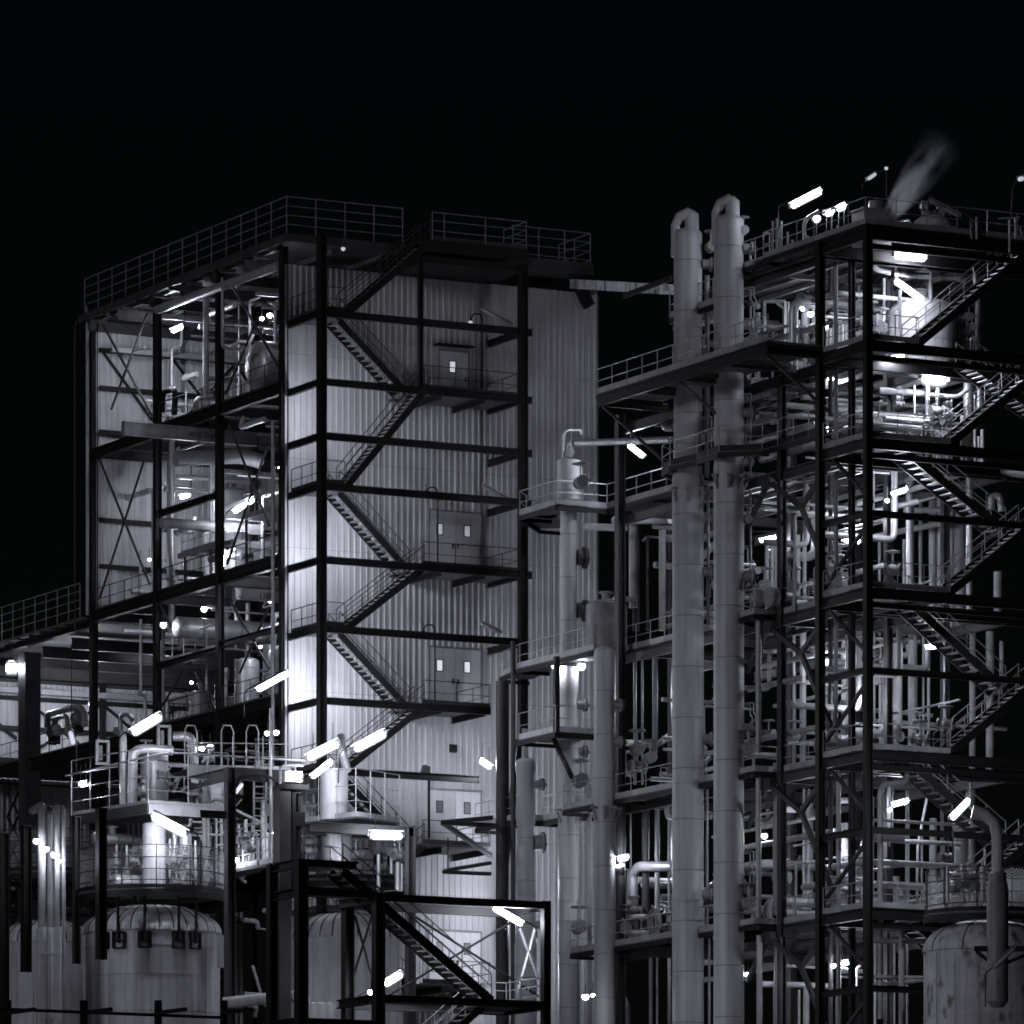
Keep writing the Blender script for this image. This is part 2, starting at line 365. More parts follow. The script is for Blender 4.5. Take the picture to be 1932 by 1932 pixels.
# cable tray and pipes under the roof
for (y, z, x0, x1, h, m) in ((19.6,56.75,.3,9,.22,'galvanised steel'),(13.9,57.4,.2,9,.12,'galvanised steel'),(5.5,57.2,1.2,9,.16,'bright pipe sheet'),(4.4,56.4,1.0,9,.08,'galvanised steel')):
    g = M(); g.bx(x0,x1,y-.12,y+.12,z,z+h); g.build('cable_tray', m, A)
g = M(); g.lathe((2.4,0,0),[(.24,.3),(.24,14)],12,'Y') if False else g.tube([(-.15,.4,57.55),(-.15,13.4,57.7)],.2,12); one(g,'duct','insulation sheet','long round duct hung under the left roof edge of the tall building','duct')
pipe([PX(Q('a',1075,640),-.25), PX(Q('a',1075,1130),-.25), PX(Q('a',1130,1145),-.25), PX(Q('a',1240,1140),-.0)], .06, 'thin pipe bending off the second open column at the top storey', 'pipe paint')
# monorail hoist beams with their load written on
def hoist(p0, p1, y, txt, tx, label, h=.62):
    a = PY(p0, y); b = PY(p1, y); b.z = a.z; t = thing('hoist_beam', label, 'beam', a, 'monorail hoist beams sticking out of the building')
    g = M(); g.ib(a, b, .3, h, .03); g.build('beam_web', 'pipe paint', t)
    g = M(); g.bar(a-V((.02,0,0)), a+V((.03,0,0)), .34, h+.04); g.build('end_plate', 'grey machinery paint', t)
    p = PY(tx, y); text(txt, .36, (p.x, y-.03, a.z-.13), (PI/2,0,0), t)
hoist(Q('a',375,1705), Q('a',1320,1790), 10.3, '4000 DaN', Q('a',832,1740), 'long pale hoist beam lettered 4000 DaN below the top floor')
hoist(Q('e',1525,1120), Q('e',1850,1148), 3.0, '1200', Q('e',1685,1140), 'short pale hoist beam lettered 1200 beside the white wall corner', .5)
# vessels and machines on the floors
def hvessel(c, r, L, label, m='insulation sheet', ax='X', legs=True, name='horizontal_vessel', cat='vessel', group=None):
    c = V(c); t = thing(name, label, cat, c-V((0,0,r+.35)), group); g = M()
    pr = [(.001,-L/2-r*.45)]+[(r*math.sin(PI/2*i/5), -L/2-r*.45*math.cos(PI/2*i/5)) for i in range(1,6)]
    pr += [(r, L/2)]+[(r*math.cos(PI/2*i/5), L/2+r*.45*math.sin(PI/2*i/5)) for i in range(1,5)]+[(.001,L/2+r*.45)]
    g.lathe(c, pr, 28, ax); g.build('shell', m, t)
    for q in (-L*.32, 0, L*.32):
        g = M(); g.lathe(c, [(r+.002,q-.03),(r+.025,q-.03),(r+.025,q+.03),(r+.002,q+.03)], 28, ax); g.build('band', 'grey machinery paint', t)
    if legs:
        for q in (-L*.3, L*.3):
            p = c+(V((q,0,0)) if ax == 'X' else V((0,q,0))); g = M()
            w = (.12, r*1.3) if ax == 'X' else (r*1.3, .12)
            g.box((p.x,p.y,c.z-r*.8-.17),(w[0],w[1],r*.5+.35)); g.build('saddle', 'black steel paint', t)
    g = M(); p = c+(V((-L*.1,0,0)) if ax == 'X' else V((0,-L*.1,0))); g.lathe(p+V((0,0,r-.05)), [(.15,0),(.15,.25),(.24,.25),(.24,.33),(.001,.33)], 14); g.build('nozzle', 'grey machinery paint', t)
    return t
hvessel((2.9,5.1,53.9), 1.15, 3.4, 'large shiny horizontal drum on the top floor beside the front wall corner')
hvessel((1.3,10.2,52.75), .5, 1.6, 'small pale drum behind the top floor railing between the open columns')
hvessel((2.2,9.6,42.4), .5, 6.0, 'long horizontal duct drum hung above the bright lamp of the middle storey', 'insulation sheet', 'X', False)
def vvessel(c, r, h, label, m='insulation sheet', rings=3, top=.35, name='vertical_vessel', cat='vessel', group=None, noz=True, skirt=True):
    c = V(c); t = thing(name, label, cat, c, group); g = M()
    g.lathe(c, [(r,0.),(r,h)]+[(a, h+b) for a, b in dome(r, r*top)[1:]], 28); g.build('shell', m, t)
    for k in range(rings):
        z = h*(k+.6)/rings; g = M(); g.lathe(c+V((0,0,z)), [(r+.002,-.03),(r+.02,-.03),(r+.02,.03),(r+.002,.03)], 28); g.build('seam_band', m, t)
    if noz:
        g = M(); g.lathe(c+V((0,0,h+r*top-.04)), [(r*.22,0),(r*.22,.28),(r*.36,.28),(r*.36,.36),(.001,.36)], 14); g.build('nozzle', 'grey machinery paint', t)
    return t
vvessel((4.6,15.2,44.55), .75, 5.2, 'tall pale tank standing behind the long vertical pipe in the second storey')
vvessel((5.4,12.3,38.3), .55, 4.3, 'narrow pale tank in the middle storey behind the round lamp', 'bright pipe sheet')
vvessel((4.2,16.6,44.55), .42, 3.4, 'slim bright tank left of the tall pale tank in the second storey', 'bright pipe sheet')
vvessel((1.3,11.7,38.0), .5, 1.7, 'small squat tank with round window behind the middle storey railing', 'pipe paint')
vvessel((2.3,3.6,38.3), 1.25, 2.4, 'wide bright upright tank under the beam lettered 1200', 'bright pipe sheet', 2, .3)
pipe([(.9,5.6,41.5),(1.6,4.9,41.8),(2.3,3.6,42.2),(2.3,3.6,44.2)], .22, 'pale bent duct above the wide bright upright tank', 'insulation sheet', .5)
for k in range(6): pipe([(.7+.5*k,2.0+.5*(k%3),44.55),(.7+.5*k,2.0+.5*(k%3),45.8+.9*((k*7)%4)),(1.1+.5*k,2.4+.5*(k%3),46.1+.9*((k*7)%4))], .07+.02*(k%2), f'bright bent riser in the second storey near the wall corner, number {k+1} of six', 'bright pipe sheet', .2, group='bent risers by the wall corner')
# duct elbow machine on the top floor
pts = [PX(Q('a',650,1590),.6), PX(Q('a',655,1450),.6), PX(Q('a',705,1430),.6), PX(Q('a',745,1440),.6), PX(Q('a',735,1610),.6)]
pipe(pts, .14, 'dark rubber hose arch standing on the top floor by the second column', 'dark rubber', .3, 'hose', 'hose')
# long lit standpipe behind the facade
pipe([PX(Q('e',1118,120),1.0), PX(Q('e',1118,1390),1.0)], .15, 'long vertical standpipe just right of the second open column', 'insulation sheet', flanges=((0,.35),(0,.72)))
pipe([PY(Q('e',1050,660),10.0), PY(Q('e',1700,705),10.0)], .24, 'thick horizontal pipe crossing the second storey at mid height', 'pipe paint')
pipe([PY(Q('e',1140,730),11.0), PY(Q('e',1220,690),11.0), PY(Q('e',1300,690),11.0)], .14, 'short bent duct under the thick horizontal pipe of the second storey', 'bright pipe sheet')
pipe([PY(Q('e',1140,245),9.4), PY(Q('e',1580,225),9.4), PY(Q('e',1700,260),9.4)], .35, 'wide pale duct under the ceiling of the second storey', 'insulation sheet')
pipe([PY(Q('e',800,1362),9.4), PY(Q('e',985,1372),9.4)], .09, 'bright horizontal pipe end left of the round lamp', 'bright pipe sheet')
pipe([PX(Q('e',918,1290),.8), PX(Q('e',918,1760),.8), PX(Q('e',900,1775),.8), PX(Q('e',945,1785),.8), PX(Q('e',945,1930),.8)], .08, 'vertical pipe with a kinked foot in the lowest open storey', 'insulation sheet')
# mezzanine in the second storey
mz = thing('mezzanine', 'small steel mezzanine with pale railing in the second storey of the open bays', 'platform', (3,12.,46.3))
z = 46.35
g = M(); g.bx(.9,7.5,8.6,13.2,z-.06,z); g.bx(.8,7.5,8.5,8.6,z-.22,z+.02); g.bx(.8,.9,8.5,13.2,z-.22,z+.02); g.build('deck', 'galvanised steel', mz)
rail(mz, [(.95,13.1,z),(.95,8.65,z),(7.4,8.65,z)], 1.05, 1.3, (.5,), .12)
for (x, y) in ((1.1,8.8),(1.1,13)):
    g = M(); g.tube([(x,y,44.55),(x,y,z-.1)], .06, 8); g.build('post', 'dark steel paint', mz)
m2 = thing('mezzanine', 'small railed mezzanine between the open columns in the middle storey', 'platform', (1.5,10.3,41.1))
g = M(); g.bx(.1,2.2,7,13.5,41.15,41.22); g.build('deck', 'floor plate', m2); rail(m2, [(.05,13.4,41.25),(.05,7.1,41.25)], 1.05, 1.2, (.5,), .15, 'galvanised steel')
m3 = thing('mezzanine', 'narrow railed mezzanine near the wall corner in the second storey', 'platform', (2.,3.,47.))
g = M(); g.bx(.8,4.2,1.2,6.2,47.0,47.07); g.build('deck', 'galvanised steel', m3); rail(m3, [(.85,6.1,47.08),(.85,1.3,47.08)], 1.05, 1.1, (.5,), .15, 'galvanised steel')
for (x, y) in ((.95,1.4),(.95,6)): g = M(); g.tube([(x,y,44.55),(x,y,47)], .06, 8); g.build('post', 'dark steel paint', m3)
# pipe rack in the far bay under the hoist beam level, small bore piping runs
for k in range(9):
    z = 52.6+.17*k; y = 15.2+.5*(k%3); x0 = .5+.12*(k%4)
    pipe([(x0,y,z),(3.4+.2*(k%3),y,z)], .045+.015*(k%2), f'small bore pipe in the rack of the far top bay, number {k+1} counted upward', 'bright pipe sheet', group='small bore pipes in the far top bay')
for k, (x, dz) in enumerate(((.4,1.4),(1.0,1.9),(1.5,2.2),(2.1,2.0),(2.6,1.2))):
    pipe([(x,15.0,52.3),(x,15.0,52.3+dz)], .05, f'short upright pipe of the far top bay rack, {("first","second","third","fourth","last")[k]} from the left', 'bright pipe sheet', group='upright pipes in the far top bay')
# ================================================================ stair tower in front of the pale wall
T = thing('stair_tower', 'black steel stair tower with zigzag flights in front of the pale wall', 'stair tower', (5.2,-1.8,0))
DL = [51.9, 44.0, 37.8, 31.55, 25.3]; HL = [55.0, 47.3, 41.0, 34.75, 28.4]
def col(par, x, y, z0, z1, w=.36, m='black steel paint', name='column'):
    g = M(); g.ib((x,y,z0),(x,y,z1),w,w,.035,(1,0,0)); return g.build(name, m, par)
col(T,.14,-3.5,0,58.3); col(T,10.22,-3.5,0,57.9); col(T,5.05,-3.5,51.9,57.8,.2)
for z in (57.75,):
    pass
for z, xr in ((55.0,10.7),(51.95,10.7),(49.55,10.7),(47.3,10.7),(44.05,10.7),(41.0,10.2),(37.8,8.6),(34.7,8.0)):
    g = M(); g.ib((.3,-3.5,z-.16),(10.05,-3.5,z-.16),.2,.32,.03) if xr > 10 else g.ib((.3,-3.5,z-.16),(xr,-3.5,z-.16),.2,.32,.03)
    g.build('beam', 'black steel paint', T)
    if xr > 10.5: g = M(); g.ib((10.4,-3.5,z-.16),(xr,-3.5,z-.16),.2,.32,.03); g.build('beam_stub', 'black steel paint', T)
    g = M(); g.ib((.14,-3.3,z-.16),(.14,-.1,z-.16),.2,.3,.03); g.build('side_beam', 'black steel paint', T)
    if xr > 10: g = M(); g.ib((10.22,-3.3,z-.18),(10.22,-.1,z-.18),.2,.3,.03); g.build('side_beam', 'black steel paint', T)
for z in HL:
    g = M(); g.bx(.2,1.5,-3.45,-.1,z-.06,z); g.bx(1.5,1.9,-1.9,-.1,z-.06,z); g.build('landing', 'floor plate', T)
    rail(T, [(1.3,-3.45,z),(.2,-3.45,z),(.2,-.3,z)], 1.05, 1.1, (.5,), .2, 'dark steel paint', .02)
for i, z in enumerate(DL):
    xr = 10.1 if i < 2 else 8.6
    g = M(); g.bx(5.1,xr,-3.45,-.1,z-.09,z); g.build('landing', 'floor plate', T)
    rail(T, [(5.2,-3.45,z),(xr,-3.45,z)], 1.05, 1.5, (.5,), .2, 'dark steel paint', .02)
    rail(T, [(xr-.05,-3.4,z),(xr-.05,-.3,z)], 1.05, 1.5, (.5,), .15, 'dark steel paint', .02)
    for x in (6.2,8.4): g = M(); g.ib((x,-3.3,z-.24),(x,-.1,z-.24),.14,.26,.02); g.build('joist', 'black steel paint', T)
K = dict(m='black steel paint', tm='grey machinery paint', rm='dark steel paint')
fl = [((1.4,55.0),(5.6,58.6),'o')]
for i in range(5):
    fl.append(((5.3,DL[i]),(1.8,HL[i]),'i'))
    if i < 4: fl.append(((1.4,HL[i+1]),(5.3,DL[i]),'o'))
for a, b, w in fl:
    y = (-3.4,-2.4) if w == 'o' else (-1.9,-.8)
    flight(T, (a[0],a[1]-.1), (b[0],b[1]-.1), y[0], y[1], sw=.07, sh=.30, **K)
flight(T, (1.4,34.65), (5.3,37.7), -3.4, -2.4, sw=.07, sh=.3, **K) if False else None
flight(T, (5.6,31.45-3.1), (1.6,31.45-6.3), -1.9, -.8, sw=.07, sh=.3, **K) if False else None
# roof access platform on top of the tower
g = M(); g.bx(4.9,10.4,-3.6,-1.4,58.35,58.5); g.bx(4.9,10.4,-3.7,-3.6,58.0,58.55); g.build('roof_platform', 'black steel paint', T)
g = M(); g.bx(5.2,10.3,-3.5,-.1,57.55,57.85); g.build('roof_platform_frame', 'black steel paint', T)
rail(T, [(5.6,-3.6,58.55),(6.2,-3.6,58.55),(10.35,-3.6,58.55),(10.35,-1.4,58.55)], 1.25, 1.7, (.35,.7), .2, 'grey machinery paint', .022, toem='dark steel paint', name='platform_railing')
# doors in the pale wall
def door(x0, x1, z, h, leaves, win, label):
    t = thing('steel_door', label, 'door', ((x0+x1)/2,-.06,z), 'doors on the stair landings')
    w = (x1-x0)/leaves
    for k in range(leaves):
        a = x0+k*w; g = M(); g.bx(a+.01,a+w-.01,-.10,-.055,z,z+h-.02); L = g.build('door_leaf', 'door paint', t)
        wx = a+w*(.28 if leaves == 2 and k == 0 else .36); g = M(); g.bx(wx,wx+.27,-.114,-.101,z+h*.60,z+h*.60+.47); g.build('window_pane', win, L)
        g = M(); g.bx(wx-.04,wx,-.12,-.1,z+h*.6-.04,z+h*.6+.51); g.bx(wx+.27,wx+.31,-.12,-.1,z+h*.6-.04,z+h*.6+.51); g.bx(wx,wx+.27,-.12,-.1,z+h*.6-.04,z+h*.6); g.bx(wx,wx+.27,-.12,-.1,z+h*.6+.47,z+h*.6+.51); g.build('window_frame', 'dark steel paint', L)
        g = M(); hx = a+(w-.16 if k == 0 else .1); g.bx(hx,hx+.05,-.15,-.1,z+1.0,z+1.22); g.build('handle', 'black steel paint', L)
    g = M(); g.bx(x0-.08,x0,-.12,-.05,z,z+h); g.bx(x1,x1+.08,-.12,-.05,z,z+h); g.bx(x0-.08,x1+.08,-.12,-.05,z+h,z+h+.08); g.build('door_frame', 'grey machinery paint', t)
door(7.75,9.2,52.0,2.35,1,'lit window','single grey door with one lit pane, topmost on the stair tower')
door(7.25,9.85,44.4,2.65,2,'dim window','double grey door with two dim panes in the middle of the pale wall')
door(7.25,9.85,38.25,2.6,2,'lit window','double grey door with two lit panes under the third stair beam')
door(7.25,9.85,31.9,2.5,2,'pale pane','brightly lit double door beside the floodlight post low on the wall')
door(7.25,9.85,25.5,2.5,2,'pale pane','lowest double door, seen through the crossing stair handrails')
g = M(); g.bx(7.5,9.4,-.45,-.05,54.55,54.62); one(g,'door_canopy','black steel paint','thin dark canopy strip above the topmost single door','canopy')
g = M(); p = PY(Q('j',1158,228),0); g.bx(p.x-.15,p.x+.15,-.2,-.05,p.z-.15,p.z+.15); g.bx(p.x-.19,p.x+.19,-.06,-.046,p.z-.19,p.z+.19); one(g,'wall_box','black steel paint','small dark box fixed on the pale wall above the lowest landing','box')
# small landing lights and unlit tube lamps of the stair tower
for (c, x, y, pos) in (('b',1085,700,'under the top beam above the single door'),('b',840,1655,'under the beam above the middle double door'),('f',1060,1168,'under the beam above the double door with lit panes'),('b',385,295,'under the roof edge near the front corner column')):
    p = AT(Q(c,x,y), ('Y',-2.2)); t = bulb(Q(c,x,y), ('Y',-2.2), 'small dim round lamp '+pos, .10, None, 'lamp dim', 'small dim lamps of the stair tower')
    if c != 'b' or x != 385:
        g = M(); g.tube([p+V((0,0,.12)),p+V((.15,0,.4)),p+V((.5,0,.42)),p+V((.6,0,.2)),p+V((.6,0,-3.3))], .035, 6, .1); g.build('lamp_post', 'black steel paint', t)
for (c, x0, y0, x1, y1, pos) in (('b',1145,625,1310,715,'topmost of three on the right side of the stair tower'),('b',1150,1598,1310,1690,'middle of three on the right side of the stair tower'),('f',1470,1095,1610,1165,'lowest of three on the right side of the stair tower')):
    lamp(Q(c,x0,y0), Q(c,x1,y1), ('Y',-3.0), 'unlit grey tube lamp, '+pos, None, .08, 'pipe paint', 'unlit tube lamps')
# ================================================================ right hand process structure
XB, YB, YI = 8.28, -37.1, -33.3
LB = [19.6, 26.1, 32.5, 39.05, 45.1, 49.05]; RB = 53.55
NB = {19.6:'below the lowest', 26.1:'lowest', 32.5:'second lowest', 39.05:'third', 45.1:'fourth', 49.05:'fifth', 53.55:'roof'}
ST = thing('stair_tower', 'black steel stair tower at the right edge with flights climbing to the right', 'stair tower', (13,-35,0))
for x, y in ((XB,YB),(XB,YI),(18.6,YB),(18.6,YI)): col(ST, x, y, 0, RB+.1, .31)
for z in LB+[RB]:
    for y in (YB, YI):
        g = M(); g.ib((XB+.17,y,z-.28),(18.4,y,z-.28),.2,.42,.03); g.build('beam', 'black steel paint', ST)
        if y == YB: g = M(); g.ib((XB+.17,y+.02,z-.75),(18.4,y+.02,z-.75),.16,.22,.02); g.build('beam', 'black steel paint', ST)
    for x in (XB, 18.6):
        g = M(); g.ib((x,YB+.17,z-.28),(x,YI-.17,z-.28),.2,.42,.03); g.build('side_beam', 'black steel paint', ST)
for z in (22.9,29.3,35.75,42.1):
    for y in (YB,):
        g = M(); g.ib((XB+.17,y,z-.1),(18.4,y,z-.1),.18,.26,.02); g.build('beam', 'black steel paint', ST)
    g = M(); g.ib((XB,YB+.17,z-.1),(XB,YI-.17,z-.1),.18,.26,.02); g.build('side_beam', 'black steel paint', ST)
    for (za, zb) in ((z-3.0,z),):
        g = M(); g.bar((XB+.4,YI+.1,z+2.9),(XB+.4,YB+.3,z+.4),.12,.12); g.build('brace', 'dark steel paint', ST)
        g = M(); g.bar((XB+.4,YI+.3,z-2.6),(XB+.4,YB+.3,z-.2),.12,.14); g.build('brace', 'dark steel paint', ST)
        g = M(); g.bar((XB+.3,YB+.9,z+2.3),(XB+3.6,YB+.9,z+3.0),.12,.16); g.build('brace', 'galvanised steel', ST)
for z in LB:
    x1 = 10.7 if z > 48 else 12.2
    g = M(); g.bx(XB+.15,x1,YB+.15,YI-.15,z-.07,z); g.build('landing', 'floor plate', ST)
    rail(ST, [(x1,YB+.05,z),(XB+.2,YB+.05,z)], 1.05, 1.25, (.52,), .22, 'galvanised steel', .022, toem='pipe paint')
    rail(ST, [(XB+.02,YB+.2,z),(XB+.02,YI-.2,z)], 1.05, 1.2, (.52,), .22, 'galvanised steel', .022, toem='pipe paint')
    if z < 48:
        zm = z+3.1; g = M(); g.bx(16.3,18.4,YB+.15,YI-.15,zm-.07,zm); g.build('landing', 'floor plate', ST)
        flight(ST, (12.2,z-.05), (16.3,zm-.05), YB+.25, YB+1.35, 'black steel paint', 'galvanised steel', 'galvanised steel', sw=.07, sh=.34)
        zt = LB[LB.index(z)+1]
        flight(ST, (18.3,47.0) if z > 44 else (16.3,zm-.05), (14.6,zt-.1) if z > 44 else (11.6,zt-.1), YI-1.45, YI-.3, 'dark steel paint', 'galvanised steel', 'galvanised steel', n=15, sw=.07, sh=.34)
    else:
        flight(ST, (10.7,z-.05), (16.4,RB-.05), YB+.25, YB+1.35, 'black steel paint', 'galvanised steel', 'galvanised steel', n=18, sw=.07, sh=.34)
# ---- the process frame behind it
PF = thing('steel_structure', 'tall open steel structure crowded with pipes on the right of the picture', 'steel structure', (12,-26,0))
for (x, y, w, zt) in ((9.3,-28.4,.3,49),(9.0,-14.9,.36,49.3),(9.4,-20.5,.3,46),(13.5,-30,.3,53.4),(17.5,-28,.3,53.4),(13.5,-22,.3,53),(10.2,-32.6,.22,53.2),(17.3,-21,.3,46),(13.2,-12,.3,46),(17,-10,.3,40)):
    col(PF, x, y, 0, zt, w, 'dark steel paint')
for z in LB+[RB]:
    for y, x0, x1 in ((-32.6,8.6,18.4),(-28.4,9.3,18.4),(-22.,9.3,18.),(-17,9.3,17)):
        if z > 52 and y > -22.5: continue
        g = M(); g.ib((x0,y,z-.3),(x1,y,z-.3),.2,.38,.02); g.build('beam', 'dark steel paint', PF)
    for x, y0, y1 in ((9.3,-33,-14),(13.5,-33,-12),(17.4,-33,-12)):
        g = M(); g.ib((x,y0,z-.32),(x,(y1 if z < 52 else -22),z-.32),.2,.4,.02); g.build('side_beam', 'dark steel paint', PF)
    for x in (10.6,11.9,14.8,16.1):
        if z < 40 and x > 12: continue
        g = M(); g.ib((x,-32.8,z-.2),(x,-22,z-.2),.12,.2,.015); g.build('joist', 'galvanised steel' if z > 44 else 'dark steel paint', PF)
for z, x0, x1, y0, y1 in ((RB,9.0,18.4,-33.1,-22.2),(49.05,9.4,12.2,-33,-22),(45.1,9.4,12.4,-33,-22),(39.05,9.4,11,-33,-22),(32.5,9.4,10.8,-33,-22),(26.1,9.4,10.8,-33,-22)):
    g = M(); g.bx(x0,x1,y0,y1,z-.06,z); g.build('floor_deck', 'floor plate', PF)
# forked knee braces seen left of the black columns
for zb in (26.1,32.5,39.05,45.1):
    n1 = V((8.9,-28.0,zb-.5)); n2 = V((8.9,-30.7,zb-1.95)); n3 = V((8.9,-33.1,zb-.4)); n4 = V((8.9,-33.1,zb-5.2)); n0 = V((8.9,-26.2,zb-2.2))
    for a, b in ((n1,n2),(n2,n3),(n2,n4),(n1,n0)):
        g = M(); g.bar(a, b, .16, .2); g.build('brace', 'dark steel paint', PF)
    g = M(); g.box((8.9,-28,zb-.55),(.3,.7,.5)); g.build('gusset', 'dark steel paint', PF)
# ---- walkways along the columns, one per level
def walkway(label, z, pts, width, toem='pipe paint', railm='galvanised steel', h=1.05, toe=.24, side=1):
    c = pts[0]; t = thing('walkway', label, 'walkway', (c[0],c[1],z-.3), 'walkways of the process structure')
    P = [V((p[0],p[1],z)) for p in pts]
    rail(t, P, h, 1.35, (.52,), toe, railm, .022, toem=toem)
    g = M()
    for a, b in zip(P, P[1:]):
        d = (b-a).normalized(); n = V((d.y,-d.x,0))*side
        if n.x < -.3 or n.y < -.3: n = -n
        w = width if abs(d.y) > .5 else .9
        u = [a, b, b+n*w, a+n*w]
        ar = sum(u[i].x*u[(i+1)%4].y-u[(i+1)%4].x*u[i].y for i in range(4))
        g.plate(u if ar > 0 else u[::-1], z-.06, z-.005)
    g.build('deck', 'floor plate', t)
    g = M()
    for a, b in zip(P, P[1:]): g.bar(a-V((0,0,.16)), b-V((0,0,.16)), .09, .2)
    g.build('edge_channel', 'black steel paint', t)
    for a, b in zip(P, P[1:]):
        if abs((b-a).y) < 2: continue
        n = max(1, int(abs((b-a).y)/3))
        for k in range(n+1):
            p = a.lerp(b, k/n)-V((0,0,.2)); g = M(); g.bar(p, p+V((width,0,0)), .1, .16); g.build('bracket', 'black steel paint', t)
    return t
walkway('lowest walkway, left part, between the slim columns and the first tall column', 26.15, [(XB,-11.7),(XB,-13.9)], 1.3)
walkway('lowest walkway, long part, holding the hose reel beside the tall columns', 26.15, [(XB,-15.3),(XB,-26.4),(XB,-27.9),(9.35,-27.9),(9.35,-33.1)], 1.3)
walkway('second lowest walkway, left part, wrapping the slim short column', 32.5, [(XB,-2.6),(XB,-6.6),(9.6,-6.6),(9.6,-9.6)], 1.6)
walkway('second lowest walkway, long part, passing behind both tall columns', 32.5, [(XB,-11.0),(XB,-13.2),(XB,-26.5),(XB,-27.9),(9.35,-27.9),(9.35,-33.1)], 1.3)
walkway('third walkway from below, holding the dark drum left of the first tall column', 39.2, [(9.0,-3.6),(XB,-6.9),(XB,-13.8),(9.7,-13.8),(9.7,-24.0)], 1.5)
walkway('third walkway from below, right part, with the round pump next to the second tall column', 39.05, [(9.7,-25.6),(XB,-26.6),(XB,-27.9),(9.35,-27.9),(9.35,-33.1)], 1.3)
walkway('fourth walkway from below, left part, around the slim column with the bent top pipe', 46.0, [(10.8,-4.0),(XB,-6.9),(XB,-10.4),(10.8,-10.4),(10.8,-18.5)], 1.6, toem='grey machinery paint')
walkway('fourth walkway from below, middle part, circling both tall columns', 45.9, [(10.8,-18.5),(7.6,-21.2),(7.2,-22.6),(7.4,-24.6),(7.2,-26.8),(8.6,-28.0),(8.6,-33.1)], .3, toem='black steel paint')
walkway('fifth walkway from below, long one crossing in front of both tall columns', 49.35, [(5.7,-18.9),(5.7,-33.5)], 3.2, toem='pipe paint')
walkway('short upper walkway between the tops of the two tall columns', 52.55, [(8.3,-20.6),(8.3,-25.6)], 1.2)
walkway('roof level walkway right of the second tall column', 53.75, [(8.6,-26.2),(8.6,-28.6),(8.3,-28.6),(8.3,-36.9),(18.4,-36.9)], 1.3, toem='pipe paint', toe=.2)
g = M(); 
F5 = thing('support_structure', 'dark beam support under the long fifth walkway', 'support', (5.7,-26,48))
for y in (-18.9,-22.5,-26,-29.8,-33.4):
    g = M(); g.ib((5.75,y,49.0),(9.2,y,49.0),.16,.3,.02); g.build('beam', 'dark steel paint', F5)
g = M(); g.ib((5.7,-18.9,49.0),(5.7,-33.4,49.0),.2,.42,.03); g.build('edge_beam', 'black steel paint', F5)
g = M(); g.ib((5.75,-33.4,49.0),(8.2,-33.4,49.0),.2,.42,.03) ; g.build('edge_beam', 'black steel paint', F5)
for y in (-19.2,-26,-33.2): g = M(); g.bar((5.8,y,48.8),(8.9,y,46.6),.1,.1); g.build('brace', 'dark steel paint', F5)
# ---- tall columns
def tower(px, X, secs, label, m='column paint', group=None, rings=(), vent=None, name='process_column', lugs=(), dm=.55):
    # secs: (row of top, radius) from the top down; the last runs to the ground
    P = PX((px, 1300), X); x, y = X, P.y
    zs = [PZ((0,s[0]), x, y) for s in secs]
    t = thing(name, label, 'column vessel', (x,y,0), group)
    r0 = secs[0][1]; pr = []
    zs[0] -= r0*dm*.75
    for (r, h) in dome(r0, r0*dm)[::-1]: pr.append((r, zs[0]+h))
    for i, s in enumerate(secs):
        pr.append((s[1], zs[i]-.001)); zb = zs[i+1]+.12 if i+1 < len(secs) else 0
        pr.append((s[1], zb))
    g = M(); g.lathe((x,y,0), pr[::-1], 40); g.build('shell', m, t)
    for yy in rings:
        z = PZ((0,yy), x, y); r = [s[1] for i, s in enumerate(secs) if zs[i] >= z-.01][-1]
        g = M(); g.lathe((x,y,z), [(r+.002,-.04),(r+.03,-.04),(r+.03,.04),(r+.002,.04)], 40); g.build('seam_ring', m, t)
    z = 3.
    while z < zs[0]-.6:
        r = [s[1] for i, s in enumerate(secs) if zs[i] >= z-.01][-1]; g = M(); g.lathe((x,y,z), [(r+.001,-.02),(r+.010,-.012),(r+.010,.012),(r+.001,.02)], 40); g.build('sheet_joint', 'grey machinery paint', t); z += 2.15 if r > .55 else 1.9
    for yy in lugs:
        z = PZ((0,yy), x, y); r = [s[1] for i, s in enumerate(secs) if zs[i] >= z-.01][-1]
        for a in (-2.9,-2.1,-1.2,-.4):
            u = V((math.cos(a), math.sin(a), 0)); g = M()
            g.bar(V((x,y,z))+u*r, V((x,y,z))+u*(r+.28), .16, .1); g.bar(V((x,y,z-.1))+u*(r+.2), V((x,y,z-.55))+u*(r+.02), .1, .05)
            g.build('lug', 'grey machinery paint', t)
    return t, V((x,y,0)), zs
C1, p1, z1 = tower(1298, 8.1, ((433,.60),(900,.67)), 'first tall pale column, left of the two, with hooded vent pipe on top', rings=(620,1150,1480,1700,1845), lugs=(925,), group='tall pale process columns')
C2, p2, z2 = tower(1375, 8.1, ((408,.62),(880,.64)), 'second tall pale column, right and higher of the two, with hooded vent pipe on top', rings=(612,640,1100,1400,1650,1770), lugs=(900,), group='tall pale process columns')
for C, p, z in ((C1,p1,z1),(C2,p2,z2)):
    g = M(); zt = z[0]; b = p+V((0,0,zt))
    g.tube([b+V((-.42,.32,-.9)), b+V((-.42,.32,.45)), b+V((-.30,.2,.78)), b+V((.0,-.05,.92)), b+V((.12,-.1,.85)), b+V((.14,-.1,.1))], [.2,.2,.22,.27,.3,.3], 14); g.build('vent_pipe', 'column paint', C)
    g = M(); g.tube([b+V((.13,-.1,.9)), b+V((.13,-.1,1.08))], [.27,.08], 14); g.build('vent_cap', 'grey machinery paint', C)
